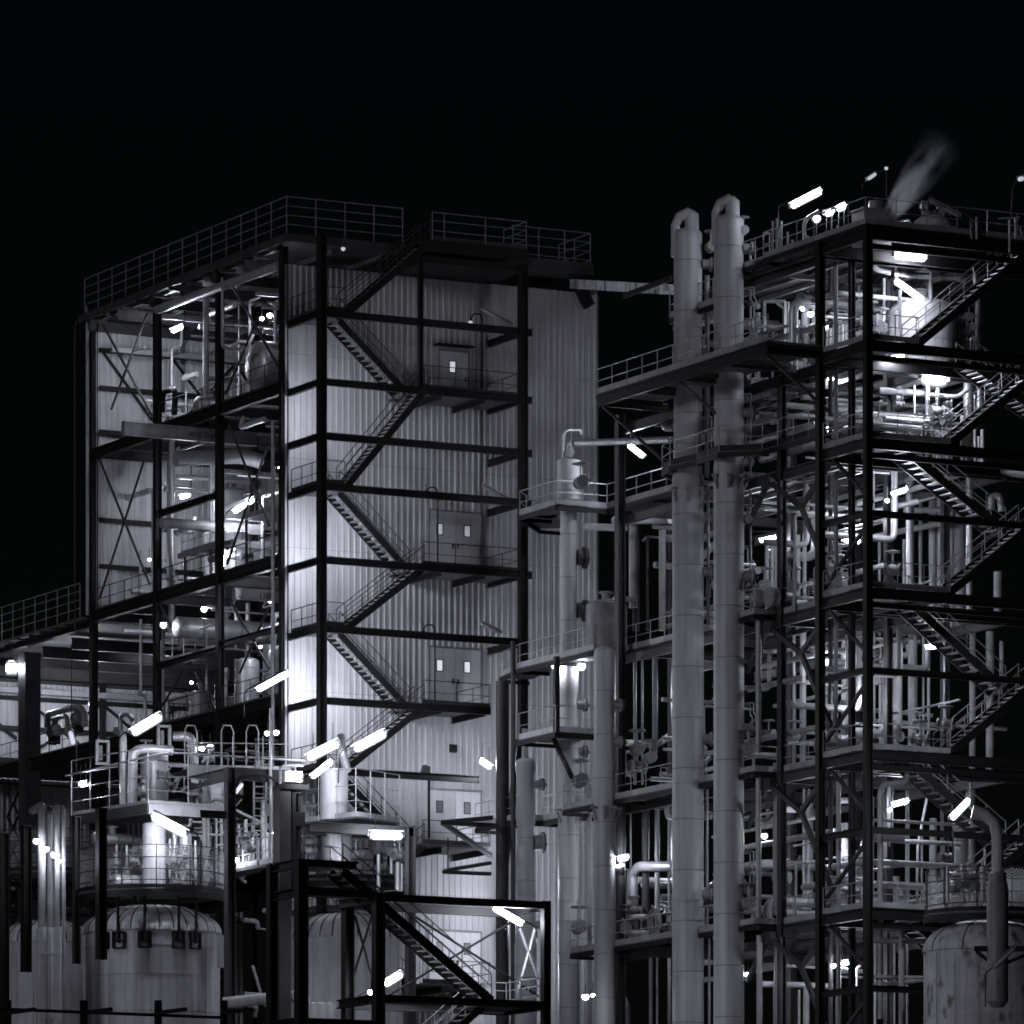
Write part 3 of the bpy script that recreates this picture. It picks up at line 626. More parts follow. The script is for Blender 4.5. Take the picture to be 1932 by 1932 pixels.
def manhole(par, p, ax, r, L, m='grey machinery paint'):
    p = V(p); ax = V(ax).normalized(); g = M()
    g.tube([p, p+ax*L, p+ax*L, p+ax*(L+.06)], [r*.8,r*.8,r*1.15,r*1.15], 18); h = g.build('manhole', m, par)
    g = M(); g.tube([p+ax*(L+.075), p+ax*(L+.15)], [r*1.15,r*1.15], 18); u = ax.orthogonal().normalized(); g.tube([p+ax*(L+.16)+u*r*.5, p+ax*(L+.28)+u*r*.3, p+ax*(L+.28)-u*r*.3, p+ax*(L+.16)-u*r*.5], .03, 6)
    g.build('cover', 'dark steel paint', h); return h
for C, p, ys in ((C1,p1,(500,1080,1395,1690)),(C2,p2,(470,780,1090,1375,1680))):
    for yy in ys: manhole(C, (p.x+.45,p.y-.4,PZ((0,yy),p.x,p.y)), (.9,-.35,0), .26, .35)
C3, p3, z3 = tower(1073, 9.2, ((868,.53),(950,.37),(1262,.43),(1318,.40),(1385,.47)), 'slim pale column with a wide grey top section and bent pipes above it', dm=.08, rings=(905,1440,1560,1700,1800), group='slim process columns', lugs=(1530,))
C4, p4, z4 = tower(1141, 8.0, ((1222,.47),(1300,.47)), 'slim pale column just left of the first tall column, ending under the third walkway', rings=(1330,1450,1620,1760), group='slim process columns', lugs=(1525,))
C5, p5, z5 = tower(992, 8.0, ((1432,.46),(1460,.42),(1560,.36),(1610,.44),(1780,.50)), 'short slim column with a stepped top, leftmost of the slim columns', rings=(1500,1590,1690), group='slim process columns')
for C, p, ys in ((C3,p3,(905,1052,1152,1330,1418)),(C4,p4,(1330,1640,1400)),(C5,p5,(1480,1590,1745))):
    for yy in ys: manhole(C, (p.x+.3,p.y-.2,PZ((0,yy),p.x,p.y)), (.95,-.2,0), .42 if yy in (1052,1152,1590) else .24, .3, 'dark steel paint' if yy in (1052,1152) else 'grey machinery paint')
# railed platform that wraps the brightly lit part of the slim column
W0 = PD((1048,1380), 285.3); W1 = PX((979,1393), W0.x); W2 = PY((1122,1382), W0.y); W1.z = W2.z = W0.z
walkway('short brightly lit platform with white railing around the slim column below the third walkway', W0.z, [(W0.x,W1.y),(W0.x,W0.y),(W2.x,W0.y)], 2.4, toem='vessel paint', h=1.15)
for kx, ky in ((W0.x+.1,W0.y+.1),): g = M(); g.bar((kx,ky,W0.z),(kx,ky,39.0),.22,.22); one(g,'platform_post','black steel paint','black post at the corner of the short brightly lit platform','post')
g = M(); g.bar((W0.x+.2,W0.y+.6,W0.z-.2),(p3.x+.2,p3.y-.2,W0.z-1.9),.14,.2); one(g,'strut','black steel paint','black slanting strut under the short brightly lit platform','strut')
pipe([PX((990,1375),8.0), PX((990,1436),8.0)], .13, 'short dark pipe on top of the short stepped column', 'grey machinery paint')
g = M(); g.bar(PX((979,1395),8.9), PX((946,1700),8.9), .22, .3); one(g,'prop','black steel paint','dark slanting prop left of the short stepped column','prop')
# bent pipes on the slim column
b = V((p3.x,p3.y,z3[0]))
pipe([b+V((-.28,0,.1)), b+V((-.28,0,1.35)), b+V((.55,-.1,1.4)), b+V((.6,-.1,1.2))], .07, 'thin bent pipe curling over the top of the slim column', 'bright pipe sheet', .35)
pipe([b+V((.05,0,.25)), PX(Q('g',440,375),8.0)+V((0,0,0)), PX(Q('g',1160,350),8.6)], .15, 'thick horizontal pipe from the slim column top to the tall columns', 'insulation sheet', .45, flanges=((0,.3),(1,.06)))
# ---- vertical support pipes and legs by the columns
def vp(px, y0, y1, X, r, label, m='pipe paint', group=None, top=None):
    a = PX((px,y0),X); bb = PX((px,y1),X); b = V((a.x,a.y,PZ((px,y1),a.x,a.y))); pts = [a,b]
    if top: pts = [a+V(top), a, b]
    return pipe(pts, r, label, m, group=group)
for (px, y0, y1, X, r, lab) in ((1334,520,900,8.9,.11,'vertical pale pipe between the tall columns above the fourth walkway'),(1336,915,1180,8.9,.07,'vertical pipe between the tall columns below the fourth walkway'),(1334,1480,1760,8.9,.06,'thin bright pipe right of the first tall column between the two lowest walkways'),
    (1416,470,1165,9.6,.05,'thin bright riser right of the second tall column up to its top'),(1431,1170,1420,8.6,.12,'pale riser pipe right of the second tall column, upper length'),(1431,1465,1740,8.6,.12,'pale riser pipe right of the second tall column, middle length'),(1433,1765,1990,8.6,.13,'pale riser pipe right of the second tall column, lowest length'),
    (1464,1440,1725,9.6,.13,'square looking riser left of the forked braces, upper length'),(1466,1765,1990,9.6,.13,'square looking riser left of the forked braces, lower length'),
    (1577,450,880,9.6,.09,'slim riser beside the inner black column, upper length'),(1577,890,1400,9.6,.09,'slim riser beside the inner black column, middle length'),(1582,1450,1990,9.6,.1,'slim riser beside the inner black column, lowest length'),
    (1567,450,1990,11.2,.10,'dark riser hidden behind the inner black column'),
    (948,1285,2100,8.2,.30,'thick dark leg left of the stepped slim column'),(968,1210,2100,8.2,.11,'thin pale riser beside the thick dark leg'),
    (1250,1000,1190,10.5,.16,'pale pipe hanging left of the first tall column above the third walkway'),(1200,965,1190,11.0,.16,'grey pipe on the left of the dark gap above the third walkway'),(1222,1012,1190,11.0,.06,'thin bent pipe in the dark gap above the third walkway'),
    (1165,1250,1480,9.4,.10,'dark pipe right of the capped slim column'),(1198,1212,1480,10.6,.07,'thin pipe under the third walkway, left of the first tall column'),(1212,1212,1480,10.9,.05,'thinnest pipe under the third walkway, left of the first tall column'),(1236,1212,1420,10.9,.12,'pale pipe under the third walkway close to the first tall column'),
    (1190,1520,1640,10.2,.04,'thin conduit under the second lowest walkway'),(1240,1490,1762,10.2,.11,'pale pipe dropping from the second lowest walkway'),(1218,1490,1760,10.4,.16,'dark pipe between the two lowest walkways'),(1262,1490,1760,10.6,.05,'thin bright pipe between the two lowest walkways'),
    (1155,1480,1990,9.2,.10,'tall thin riser between the capped slim column and its neighbour'),(1112,1480,1990,9.6,.10,'tall thin riser left of the capped slim column'),
    (1228,1790,1990,10.6,.08,'thin pale riser under the lowest walkway left of the first tall column'),(1240,1790,1990,10.6,.05,'thinner pale riser under the lowest walkway left of the first tall column'),(1338,1770,1990,9.,.06,'thin bright riser under the lowest walkway between the tall columns')):
    vp(px, y0, y1, X, r, lab, 'pipe paint' if 'dark' not in lab else 'dark steel paint')
# pipe bends in the gap
pipe([PX(Q('g',1110,95),9.5), PX(Q('g',1105,270),9.5), PX(Q('g',1180,265),9.5)], .15, 'bent pale pipe left of the first tall column above the fourth walkway', 'pipe paint', .4)
pipe([PX(Q('k',1100,520),9.5), PX(Q('k',1100,690),9.5), PX(Q('k',1140,695),9.5)], .11, 'bent pipe under the second lowest walkway by the first tall column', 'pipe paint', .4)
pipe([PX(Q('k',900,1480),10), PX(Q('k',895,1030),10), PX(Q('k',930,985),10), PX(Q('k',1140,985),10)], .22, 'big pale pipe bending over behind the lowest walkway', 'insulation sheet', .7)
pipe([PX(Q('k',870,1000),10.6), PX(Q('k',862,1290),10.6)], .06, 'thin pipe alongside the big pale bend', 'pipe paint')
pipe([PX(Q('k',800,1290),9.4), PX(Q('k',975,1288),9.4)], .12, 'bright horizontal pipe stub above the lowest walkway, upper', 'bright pipe sheet')
pipe([PX(Q('k',870,1390),9.4), PX(Q('k',975,1386),9.4)], .13, 'bright horizontal pipe stub above the lowest walkway, lower', 'bright pipe sheet')
pipe([PX(Q('k',850,2000),10), PX(Q('k',850,1800),10), PX(Q('k',800,1770),10)], .22, 'pale pipe elbow at the bottom between slim and tall columns', 'insulation sheet', .6)
pipe([PX(Q('g',760,1475),10), PX(Q('g',890,1480),10)], .13, 'short horizontal pipe above the dark drum', 'pipe paint')
pipe([PX(Q('g',960,1060),11.5), PX(Q('g',990,1035),11.5), PX(Q('g',1155,1045),11.5)], .05, 'thin pipe with bend across the dark gap', 'pipe paint')
pipe([PX(Q('g',560,965),9.5), PX(Q('g',830,975),9.5)], .16, 'horizontal pipe right behind the fourth walkway underside', 'pipe paint')
pipe([PX(Q('g',760,920),10.5), PX(Q('g',1155,915),10.5)], .18, 'long horizontal pipe just under the fourth walkway', 'insulation sheet')
pipe([PX(Q('g',890,1540),10.8), PX(Q('g',890,930),10.8)], .19, 'long vertical pipe dropping from under the fourth walkway', 'pipe paint')
g = M(); pp = PX(Q('g',700,1640),9.2); vvessel((pp.x,pp.y,39.2), .9, 2.0, 'dark drum standing on the third walkway left of the tall columns', 'grey machinery paint')
# hose reel
t = thing('hose_reel', 'round hose reel hung on the lowest walkway railing left of the first tall column', 'hose reel', PX(Q('k',1025,1390),8.6))
c = PX(Q('k',1025,1320),8.6)
for k, r in enumerate((.62,.5,.4)):
    g = M(); g.tube([c+V((.05*k,math.cos(i*PI/12)*r*.9,math.sin(i*PI/12)*r)) for i in range(25)], .045, 6); g.build('hose', 'pipe paint', t)
g = M(); g.bar(c-V((-.1,0,.65)), c+V((.1,0,.65)), .06, .06); g.build('stand', 'dark steel paint', t)
# gauges, loops and valves on the right flank of the columns
def loop(p, s, label, n=2):
    t = thing('gauge_piping', label, 'gauge', p, 'gauge piping on the columns'); p = V(p)
    for k in range(n):
        q = p+V((.10*k,-.12*k,.08*k)); g = M(); w = V((-.25,.55,0))*s
        g.tube([q+w, q, q+V((0,0,.55))*s, q+V((.08,-.03,.6))*s, q+V((.08,-.03,.8))*s, q+V((0,0,.85))*s, q+V((0,0,1.3))*s, q+V((0,0,1.3))*s+w], .028, 6, .08); g.build('tubing', 'bright pipe sheet', t)
    g = M(); g.tube([p+V((.2,-.2,.55))*s, p+V((.2,-.32,.55))*s], .12*s, 12); g.build('dial', 'galvanised steel', t)
for (c_, x, y, X, s, lab) in (('c',1460,1450,8.9,1.,'looped gauge tubing right of the second tall column below its shoulder'),('c',1450,1680,8.9,.8,'looped gauge tubing at the foot railing of the fifth walkway'),('g',1700,300,8.9,1.2,'looped gauge tubing right of the second tall column at the fourth walkway'),('g',1700,1400,8.9,1.3,'looped gauge tubing above the round pump'),('g',1410,1480,8.9,1.,'looped gauge tubing between the tall columns at the third walkway'),('g',1420,480,8.9,1.3,'looped gauge tubing between the tall columns at the fourth walkway'),
    ('k',1600,200,8.9,1.,'looped gauge tubing right of the second tall column at the second lowest walkway'),('k',1600,1130,8.9,1.2,'looped gauge tubing right of the second tall column at the lowest walkway'),('k',1300,330,8.9,.7,'looped gauge tubing between the tall columns at the second lowest walkway')):
    loop(AT(Q(c_,x,y), ('X',X)), s, lab)
for (c_, x, y, X, r, lab) in (('c',1395,660,8.6,.14,'valve on the shoulder of the second tall column'),('c',1110,800,8.8,.16,'valve on the upper walkway between the column tops'),('k',1590,275,8.5,.2,'white valve right of the second tall column above the second lowest walkway'),('k',1590,1205,8.5,.2,'white valve right of the second tall column above the lowest walkway'),('k',580,470,8.6,.22,'pale valve on the slim columns above the second lowest walkway'),('k',570,1350,8.6,.22,'pale valve on the slim columns above the lowest walkway'),('g',1700,915,8.8,.14,'small valve right of the second tall column below the fourth walkway'),('g',520,650,8.4,.2,'dark valve on the slim column top section'),('k',840,1360,9.2,.2,'white valve stack on the lowest walkway'),('k',1100,1350,9.2,.14,'small dark valve behind the hose reel'),('k',920,280,9.6,.2,'grey valve behind the second lowest walkway rail'),('k',1000,330,9.6,.18,'smaller grey valve behind the second lowest walkway rail'),('k',1300,1240,8.8,.13,'small valve between the tall columns above the lowest walkway')):
    valve(AT(Q(c_,x,y), ('X',X)), (.3,1,0), r, lab)
# round pump on the third walkway
P = PX(Q('h',140,1740),8.9); t = thing('pump', 'round faced pump with bolted cover on the third walkway', 'pump', (P.x,P.y,39.05))
g = M(); g.tube([P, P+V((.25,.0,0)), P+V((.25,0,0)), P+V((1.2,.3,0))], [.42,.42,.3,.3], 20); g.build('pump_body', 'pipe paint', t)
g = M(); g.tube([P-V((.03,0,0)), P-V((.1,0,0))], [.45,.43], 20); g.build('cover', 'pipe paint', t)
for k in range(10): g = M(); a = k*PI/5; g.tube([P+V((-.1,.37*math.cos(a),.37*math.sin(a))), P+V((-.15,.37*math.cos(a),.37*math.sin(a)))], .035, 6); g.build('bolt', 'galvanised steel', t)
g = M(); g.box((P.x+.5,P.y+.1,39.3),(.9,.5,.5)); g.build('base', 'dark steel paint', t)
vvessel((9.9,-31.2,39.05), .62, 1.55, 'grey rounded tank on the third walkway right of the round pump', 'pipe paint')
P = PX(Q('h',50,1740),8.7); g = M(); g.box(P,(.35,.3,.8)); g.tube([P+V((0,0,-.4)),P+V((0,0,-1))],.05,6); one(g,'junction_box','pipe paint','grey control box left of the round pump','box')
# conveyor like duct between the pale building and the columns
P0, P1 = PY(Q('b',1690,490),-.8), PX(Q('c',760,1180),9.5)
t = thing('sloped_duct', 'weathered pale duct bridging from the pale wall top to the column tops', 'duct', P0)
g = M(); g.bar(P0, P1, 1.0, .42); g.build('duct_body', 'rusty tank paint', t)
g = M(); q = PY(Q('b',1740,590),-.8); g.bar(P0-V((0,0,.2)), q-V((0,0,.2)), .3, .5); g.build('bracket', 'black steel paint', t)
q0, q1 = PX(Q('c',345,1235),9.0), PX(Q('c',760,1080),8.4); g = M(); g.bar(q0, q1, .12, .22); g.build('strut', 'black steel paint', t)
# ================================================================ lower annex at the far left
N4 = thing('annex_building', 'lower steel annex at the far left with railed roof and thick dark pillar', 'building', (5,30,0))
g = M(); g.bx(-.4,14,21.5,42,44.2,44.35); g.build('roof', 'floor plate', N4)
g = M(); g.ib((0,21.3,44.1),(0,42,44.1),.3,.5,.03); g.build('edge_beam', 'black steel paint', N4)
rail(N4, [(-.35,21.8,44.35),(-.35,42,44.35)], 1.65, 1.35, (.27,.52,.77), .0, 'galvanised steel', .022, name='roof_railing')
for k in range(14):
    g = M(); y = 22+k*1.4; g.bx(-.5,.25,y-.05,y+.05,44.1,44.22); g.build('outrigger', 'dark steel paint', N4)
for y in (24,27.5,31,35): g = M(); g.ib((0.2,y,43.4),(13.5,y,43.4),.25,.55,.03); g.build('roof_beam', 'dark steel paint', N4)
p = PX((52,1300),.0); g = M(); g.ib((.1,p.y,0),(.1,p.y,43.2),.9,.8,.06,(1,0,0)); g.bx(-.35,.55,p.y-.42,p.y+.42,43.0,43.5); g.bx(-.3,.5,p.y-.44,p.y-.40,0,43); g.build('pillar', 'dark steel paint', N4)
for z, n in ((38.3,'floor'),(32.0,'floor')):
    g = M(); g.ib((0,21.3,z-.25),(0,42,z-.25),.3,.5,.03); g.build('edge_beam', 'black steel paint', N4)
    g = M(); g.bx(.2,14,21.3,35.8,z-.1,z); g.build('floor_deck', 'floor plate', N4)
    rail(N4, [(-.05,42,z),(-.05,21.4,z)], 1.05, 1.6, (.5,), .12, 'dark steel paint', .022)
clad(.0, 15, 36, 38.0, 43.0, 'inner cladding', N4, name='rear_cladding'); clad(.0, 15, 36.004, 31.6, 37.9, 'inner cladding', N4, name='rear_cladding'); clad(.0,15,36,22,31.5,'inner cladding',N4,name='rear_cladding')
g = M(); g.bx(0,15,36.06,36.2,0,43.2); g.build('rear_wall_backing', 'dark steel paint', N4)
for z in (42.2,40.7,39.1,34.9): g = M(); g.bx(0,15,35.72,35.88,z-.11,z+.11); g.build('girt', 'black steel paint', N4)
for xa, xb, za, zb in ((3.0,6.9,42.1,39.3),(3.0,6.9,39.3,42.1),(-.5,2.4,42.2,40.2),(7.2,11,42.1,39.3),(7.2,11,39.3,42.1)):
    g = M(); g.bar((xa,35.8,za),(xb,35.8,zb),.12,.12); g.build('wall_brace', 'black steel paint', N4)
for x in (2.7,7.0): col(N4, x, 35.6, 0, 43.3, .25)
g = M(); g.bx(0.,14,34.9,35.3,42.35,42.62); g.build('cable_tray', 'galvanised steel', N4)
# lattice below the pillar
for k in range(6):
    z = 36.8-k*1.15; g = M(); g.bar((-.2,p.y+.6,z),(-.2,p.y+2.0,z-1.1),.08,.08); g.bar((-.2,p.y+2.0,z),(-.2,p.y+.6,z-1.1),.08,.08); g.build('lattice', 'black steel paint', N4)
# machine with thick bent pipes on the annex floor
def an(x,y,X=1.2): return PX(Q('m',x,y),X)
pipe([an(560,1400), an(560,1245), an(830,1170), an(960,1170), an(1000,1250), an(1000,1390)], .17, 'thick dark pipe arch of the machine behind the far left pillar', 'grey machinery paint', .35)
pipe([an(640,1400,1.6), an(620,1290,1.6), an(790,1260,1.6), an(800,1500,1.6)], .13, 'smaller dark pipe arch under the thick arch', 'grey machinery paint', .3)
hvessel(tuple(an(920,1290,1.4)), .32, .5, 'round dark blower at the right of the thick pipe arch', 'grey machinery paint', 'Y', True, 'blower', 'blower')
hvessel(tuple(an(640,1440,1.5)), .3, .8, 'pale motor under the smaller pipe arch', 'pipe paint', 'Y', True, 'motor', 'motor')
pipe([an(1420,1480,.6), an(1420,1260,.6), an(1500,1240,.6), an(1560,1310,.6)], .11, 'pale hooked pipe right of the far left column above the bright diagonal lamp', 'insulation sheet', .3)
pipe([an(840,420,.2), an(845,1400,.2)], .03, 'thin dark cable rod hanging in front of the annex machine', 'black steel paint')
# ================================================================ front row: domed tanks with ringed guard platforms
DF = 262.
def ringguard(par, c, R, z, h, pitch=.13, wires=True, deckm='black steel paint'):
    c = V((c.x,c.y,0))
    g = M(); g.lathe(c, [(R-1.0,z-.06),(R+.02,z-.06),(R+.02,z+.0),(R-1.0,z+.0)], 48); g.build('deck', 'floor plate', par)
    g = M(); g.lathe(c, [(R+.025,z-.32),(R+.06,z-.32),(R+.06,z-.1),(R+.025,z-.1),(R+.025,z-.32)], 48); g.lathe(c, [(R+.025,z+.01),(R+.05,z+.01),(R+.05,z+.18),(R+.025,z+.18),(R+.025,z+.01)], 48); g.build('edge_ring', deckm, par)
    g = M()
    for q in (1., .72, .45, .2): g.tube([c+V((R*math.cos(i*PI/24),R*math.sin(i*PI/24),z+h*q)) for i in range(49)], .022, 5)
    n = int(2*PI*R/1.35)
    for k in range(n):
        a = 2*PI*k/n; q = c+V((R*math.cos(a),R*math.sin(a),z)); g.tube([q, q+V((0,0,h+.05))], .026, 6)
    g.build('guard_rail', 'dark steel paint', par)
    if wires:
        g = M(); n = int(2*PI*R/pitch)
        for s in (1,-1):
            for k in range(n):
                a = 2*PI*k/n; da = s*h*.95/R; 
                g.tube([c+V(((R-.03)*math.cos(a+da*j/4),(R-.03)*math.sin(a+da*j/4),z+.1+h*.9*j/4)) for j in range(5)], .006, 3, cap=False)
        g.build('wire_mesh', 'galvanised steel', par)
def tank(c, r, zr, dh, label, m='vessel paint', seams=30, group='domed tanks', zrings=(), legs=True):
    c = V((c.x,c.y,0)); t = thing('domed_tank', label, 'tank', c, group)
    g = M(); g.lathe(c, [(r,0),(r,zr)], 64); g.build('shell', m, t)
    g = M(); pr = [(r+.06,zr-.02)]+[(r*math.cos(PI/2*i/10)**.8+.02 if i < 10 else .3, zr+dh*math.sin(PI/2*i/10)) for i in range(11)]
    n = seams*8; vs = []; fs = []
    for j, q in enumerate(pr):
        for k in range(n):
            a = 2*PI*k/n; f = 1+(.022*abs(math.sin(seams*a/2)) if 0 < j < len(pr)-1 else 0)
            vs.append(c+V((q[0]*f*math.cos(a), q[0]*f*math.sin(a), q[1])))
    for j in range(len(pr)-1):
        for k in range(n): fs.append((j*n+k, j*n+(k+1)%n, (j+1)*n+(k+1)%n, (j+1)*n+k))
    g.add(vs, fs); d = g.build('dome', m, t)
    for k in range(seams):
        a = 2*PI*k/seams; g = M()
        g.tube([c+V((q[0]*math.cos(a),q[0]*math.sin(a),q[1]+.005)) for q in pr[1:]], .03, 5); g.build('dome_seam', 'dark steel paint', d)
    for z in zrings:
        g = M(); g.lathe(c, [(r+.002,z-.03),(r+.022,z-.03),(r+.022,z+.03),(r+.002,z+.03)], 64); g.build('seam_ring', m, t)
    for k in range(16):
        a = 2*PI*k/16+.1; g = M(); q = c+V(((r+.004)*math.cos(a),(r+.004)*math.sin(a),0)); g.bar(q+V((0,0,zr-9)), q+V((0,0,zr-.1)), .03, .02); g.build('vertical_seam', m, t)
    return t, c
ZR1 = PD((286,1757),DF).z
c1 = PD((286,1757), DF+1.5); T1, c1 = tank(c1, 2.76, ZR1, 1.15, 'wide pale domed tank at the lower left, fully in view between dark columns', zrings=(ZR1-.6,ZR1-1.75,ZR1-3.2), group='domed tanks')
zg1 = PD((286,1682),DF).z; ringguard(T1, c1, 2.95, zg1, 1.75)
for px, w in ((273,0),(344,0),(400,0),(162,0),(215,0)):
    q = PD((px,1690), DF-1.4); d = V((q.x-c1.x,q.y-c1.y,0)).normalized(); s = c1+d*2.86
    g = M(); g.bar(V((s.x,s.y,zg1-.1)), V((s.x,s.y,ZR1-.55)), .09, .09); h = g.build('hanger', 'black steel paint', T1)
    g = M(); s2 = c1+d*2.83; sd = V((-d.y,d.x,0))
    for sx in (-.24,.24): g.bar(s2+sd*sx+V((0,0,ZR1-.75)), s2+sd*sx+V((0,0,ZR1-.1)), .05, .14)
    for zz in (-.75,-.45,-.12): g.bar(s2-sd*.26+V((0,0,ZR1+zz)), s2+sd*.26+V((0,0,ZR1+zz)), .14, .05)
    g.build('lug_box', 'black steel paint', T1)
g = M(); q = PD((420,1795), DF); g.box(q,(.35,.3,1.3)); one(g,'cabinet','pipe paint','tall narrow cabinet on the right flank of the full domed tank','cabinet')
c0 = PD((88,1790), DF+8); ZR0 = PD((88,1782),DF+8).z; T0, c0 = tank(c0, 2.0, ZR0, 1.0, 'pale domed tank at the far left edge, half hidden by a bundle of pipes', zrings=(ZR0-1.2,ZR0-3), seams=24)
zg0 = PD((60,1652), DF+8).z; ringguard(T0, c0, 2.1, zg0, 1.75)
c2 = PD((650,1775), 276); ZR2 = PD((650,1775),276).z; T2, c2 = tank(c2, 2.4, ZR2, 1.15, 'pale domed tank standing behind the black front stair', zrings=(ZR2-1.4,ZR2-3), seams=28)
zg2 = PD((650,1660),274).z; ringguard(T2, c2, 2.75, zg2, 1.75)
c3 = PD((1862,1780), 258.5); ZR3 = PD((1862,1795),258).z; T3, c3 = tank(c3, 2.5, ZR3, 1.25, 'weathered domed tank with flaking dark patches at the lower right edge', 'rusty tank paint', seams=10, zrings=(ZR3-2.6,))
zg3 = PD((1850,1720),256.5).z; ringguard(T3, c3, 2.45, zg3, 1.75)
# ---- equipment inside the guard of the full tank
def at(c, x, y, D): return PD(Q(c,x,y), D)
b = at('i',925,1110,DF+.5); vvessel((b.x,b.y,zg1), .47, (at('i',925,735,DF+.5).z-zg1), 'bright white upright cylinder inside the guard ring of the full tank', 'vessel paint', 2, .25)
b = at('i',928,520,DF+3); vvessel((b.x,b.y,at('i',928,610,DF+3).z), .56, 1.95, 'shiny wide cylinder on the platform above the guard ring', 'insulation sheet', 2, .12)
for k, (x, y0, y1, r, D) in enumerate(((1115,790,1100,.26,DF+1),(1050,780,1000,.12,DF+1),(1020,820,1050,.05,DF+.6),(1175,830,1100,.06,DF+1),(1245,490,1080,.10,DF+4),(1300,690,1080,.05,DF+4),(1330,700,1080,.07,DF+4),(700,850,1040,.04,DF+1),(760,860,1050,.05,DF+1))):
    pipe([at('i',x,y0,D), V((*at('i',x,y0,D).to_2d(), at('i',x,y1,D).z))], r, ('fat','medium','thin','thin','tall slim','thin','thin','thin','thin')[k]+f' white upright pipe around the bright cylinder, number {k+1} of nine counted in the guard ring', 'bright pipe sheet', group='upright pipes in the guard ring')
hvessel(tuple(at('i',770,1085,DF+.6)), .33, 1.2, 'low pale drum lying at the left inside the guard ring', 'insulation sheet')
hvessel(tuple(at('i',700,820,DF+3)), .22, 2.0, 'pale pipe drum lying behind the left dark column above the guard ring', 'insulation sheet')
for k, (x, y, r) in enumerate(((880,1000,.11),(1040,950,.12),(1105,930,.10),(1060,1080,.12),(1130,1020,.11),(690,960,.1),(800,950,.1),(1270,1060,.12),(660,1060,.12))):
    valve(at('i',x,y,DF+.4), (1,.3*(k%3),.0), r, f'small bright valve inside the guard ring of the full tank, number {k+1} of nine', 'valves in the guard ring')
# deck and frame above the guard ring
z = at('i',700,650,DF+2).z
pl = thing('service_platform', 'pale service platform above the full tank carrying the shiny wide cylinder', 'platform', at('i',800,650,DF+2))
a, bq, cq = PD(Q('i',430,690),DF+4), PD(Q('i',890,655),DF-.6), PD(Q('i',1370,700),DF+1.4)
for v in (a,bq,cq): v.z = z
g = M(); g.plate([(a.x,a.y),(bq.x,bq.y),(cq.x,cq.y),(cq.x-.3,cq.y+4.5),(a.x+1,a.y+2)], z-.1, z); g.build('deck', 'floor plate', pl)
g = M(); g.bar(a-V((0,0,.2)), bq-V((0,0,.2)), .12, .42); g.build('edge_beam', 'dark steel paint', pl)
g = M(); g.bar(bq-V((0,0,.2)), cq-V((0,0,.2)), .12, .42); g.build('edge_beam', 'pipe paint', pl)
rail(pl, [a, bq, cq], 2.25, 1.5, (.25,.5,.75), .15, 'galvanised steel', .022)
zz = at('i',1130,395,DF+3).z
# upper walkway with hooped ladders
up = thing('upper_walkway', 'crowded upper walkway with hooped white ladder rails above the full tank', 'walkway', at('i',1130,395,DF+3))
a2, b2, c2_ = PD(Q('i',1125,395),DF+3), PD(Q('i',1370,390),DF+3.2), PD(Q('i',1740,420),DF+3.6)
for v in (a2,b2,c2_): v.z = zz
g = M(); g.plate([(a2.x,a2.y),(b2.x,b2.y),(c2_.x,c2_.y),(c2_.x+.3,c2_.y+2.2),(a2.x+.3,a2.y+2.2)], zz-.08, zz); g.build('deck', 'floor plate', up)
g = M(); g.bar(a2-V((0,0,.18)), b2-V((0,0,.18)), .1, .36); g.build('edge_beam', 'pipe paint', up)
rail(up, [a2+V((.05,.05,0)), c2_+V((.05,.05,0))], 1.05, 1.2, (.5,), .15, 'galvanised steel')
for k, x in enumerate((1110,1185,1330,1400,1480,1580)):
    p = at('i',x,395,DF+3+.2*(k%2)); g = M(); w = V((.55,.0,0))
    if k % 2 == 0: g.tube([p, p+V((0,0,1.5)), p+V((.1,0,1.75)), p+w*.8+V((0,0,1.75)), p+w+V((0,0,1.5)), p+w], .03, 6)
    else: g.tube([p, p+V((0,0,1.3))], .03, 6)
    g.build('hoop_rail', 'galvanised steel', up)
# portal of dark legs in front of the tanks
def leg(c, x, y0, D, w, label, y1=None, m='black steel paint'):
    a = at(c,x,y0,D); zb = 0 if y1 is None else at(c,x,y1,D).z; g = M(); g.ib((a.x,a.y,zb),(a.x,a.y,a.z),w,w,.03,(1,0,0))
    g.bx(a.x-w*.6,a.x+w*.6,a.y-w*.6,a.y+w*.6,a.z-.02,a.z+.03); return one(g, 'steel_column', m, label, 'column', 'dark steel legs in front of the tanks')
leg('i',608,640,DF-3.2,.36,'black steel leg passing in front of the full domed tank, cut off over its shell',1545)
leg('i',157,745,DF+4,.36,'black steel leg in front of the far left tank, cut off over its shell',1620)
leg('i',18,790,DF+2,.4,'black steel leg at the very left edge of the picture')
leg('i',460,690,DF+1,.26,'dark steel leg with curved top between the pipe bundle and the full tank',1570,'dark steel paint')
PT = thing('portal_frame', 'dark grey portal with arched brackets right of the full domed tank', 'portal', at('i',1382,1600,DF-1))
a = at('i',1382,390,DF-1); g = M(); g.ib((a.x,a.y,0),(a.x,a.y,a.z),.36,.36,.03,(1,0,0)); g.build('post', 'dark steel paint', PT)
bq = at('i',1745,425,DF-.2); bq.z = a.z; g = M(); g.ib(a+V((.2,0,-.25)), V((bq.x+.3,a.y,a.z-.25)), .25, .5, .03); g.build('beam', 'dark steel paint', PT)
g = M(); g.ib(a+V((0,.2,-.25)), a+V((0,4,-.25)), .25, .5, .03); g.build('side_beam', 'dark steel paint', PT)
g = M(); g.tube([at('i',1410,520,DF-1), at('i',1440,460,DF-1), at('i',1520,435,DF-1), at('i',1600,440,DF-1), at('i',1700,490,DF-1)], .06, 8); g.build('arched_bracket', 'dark steel paint', PT)
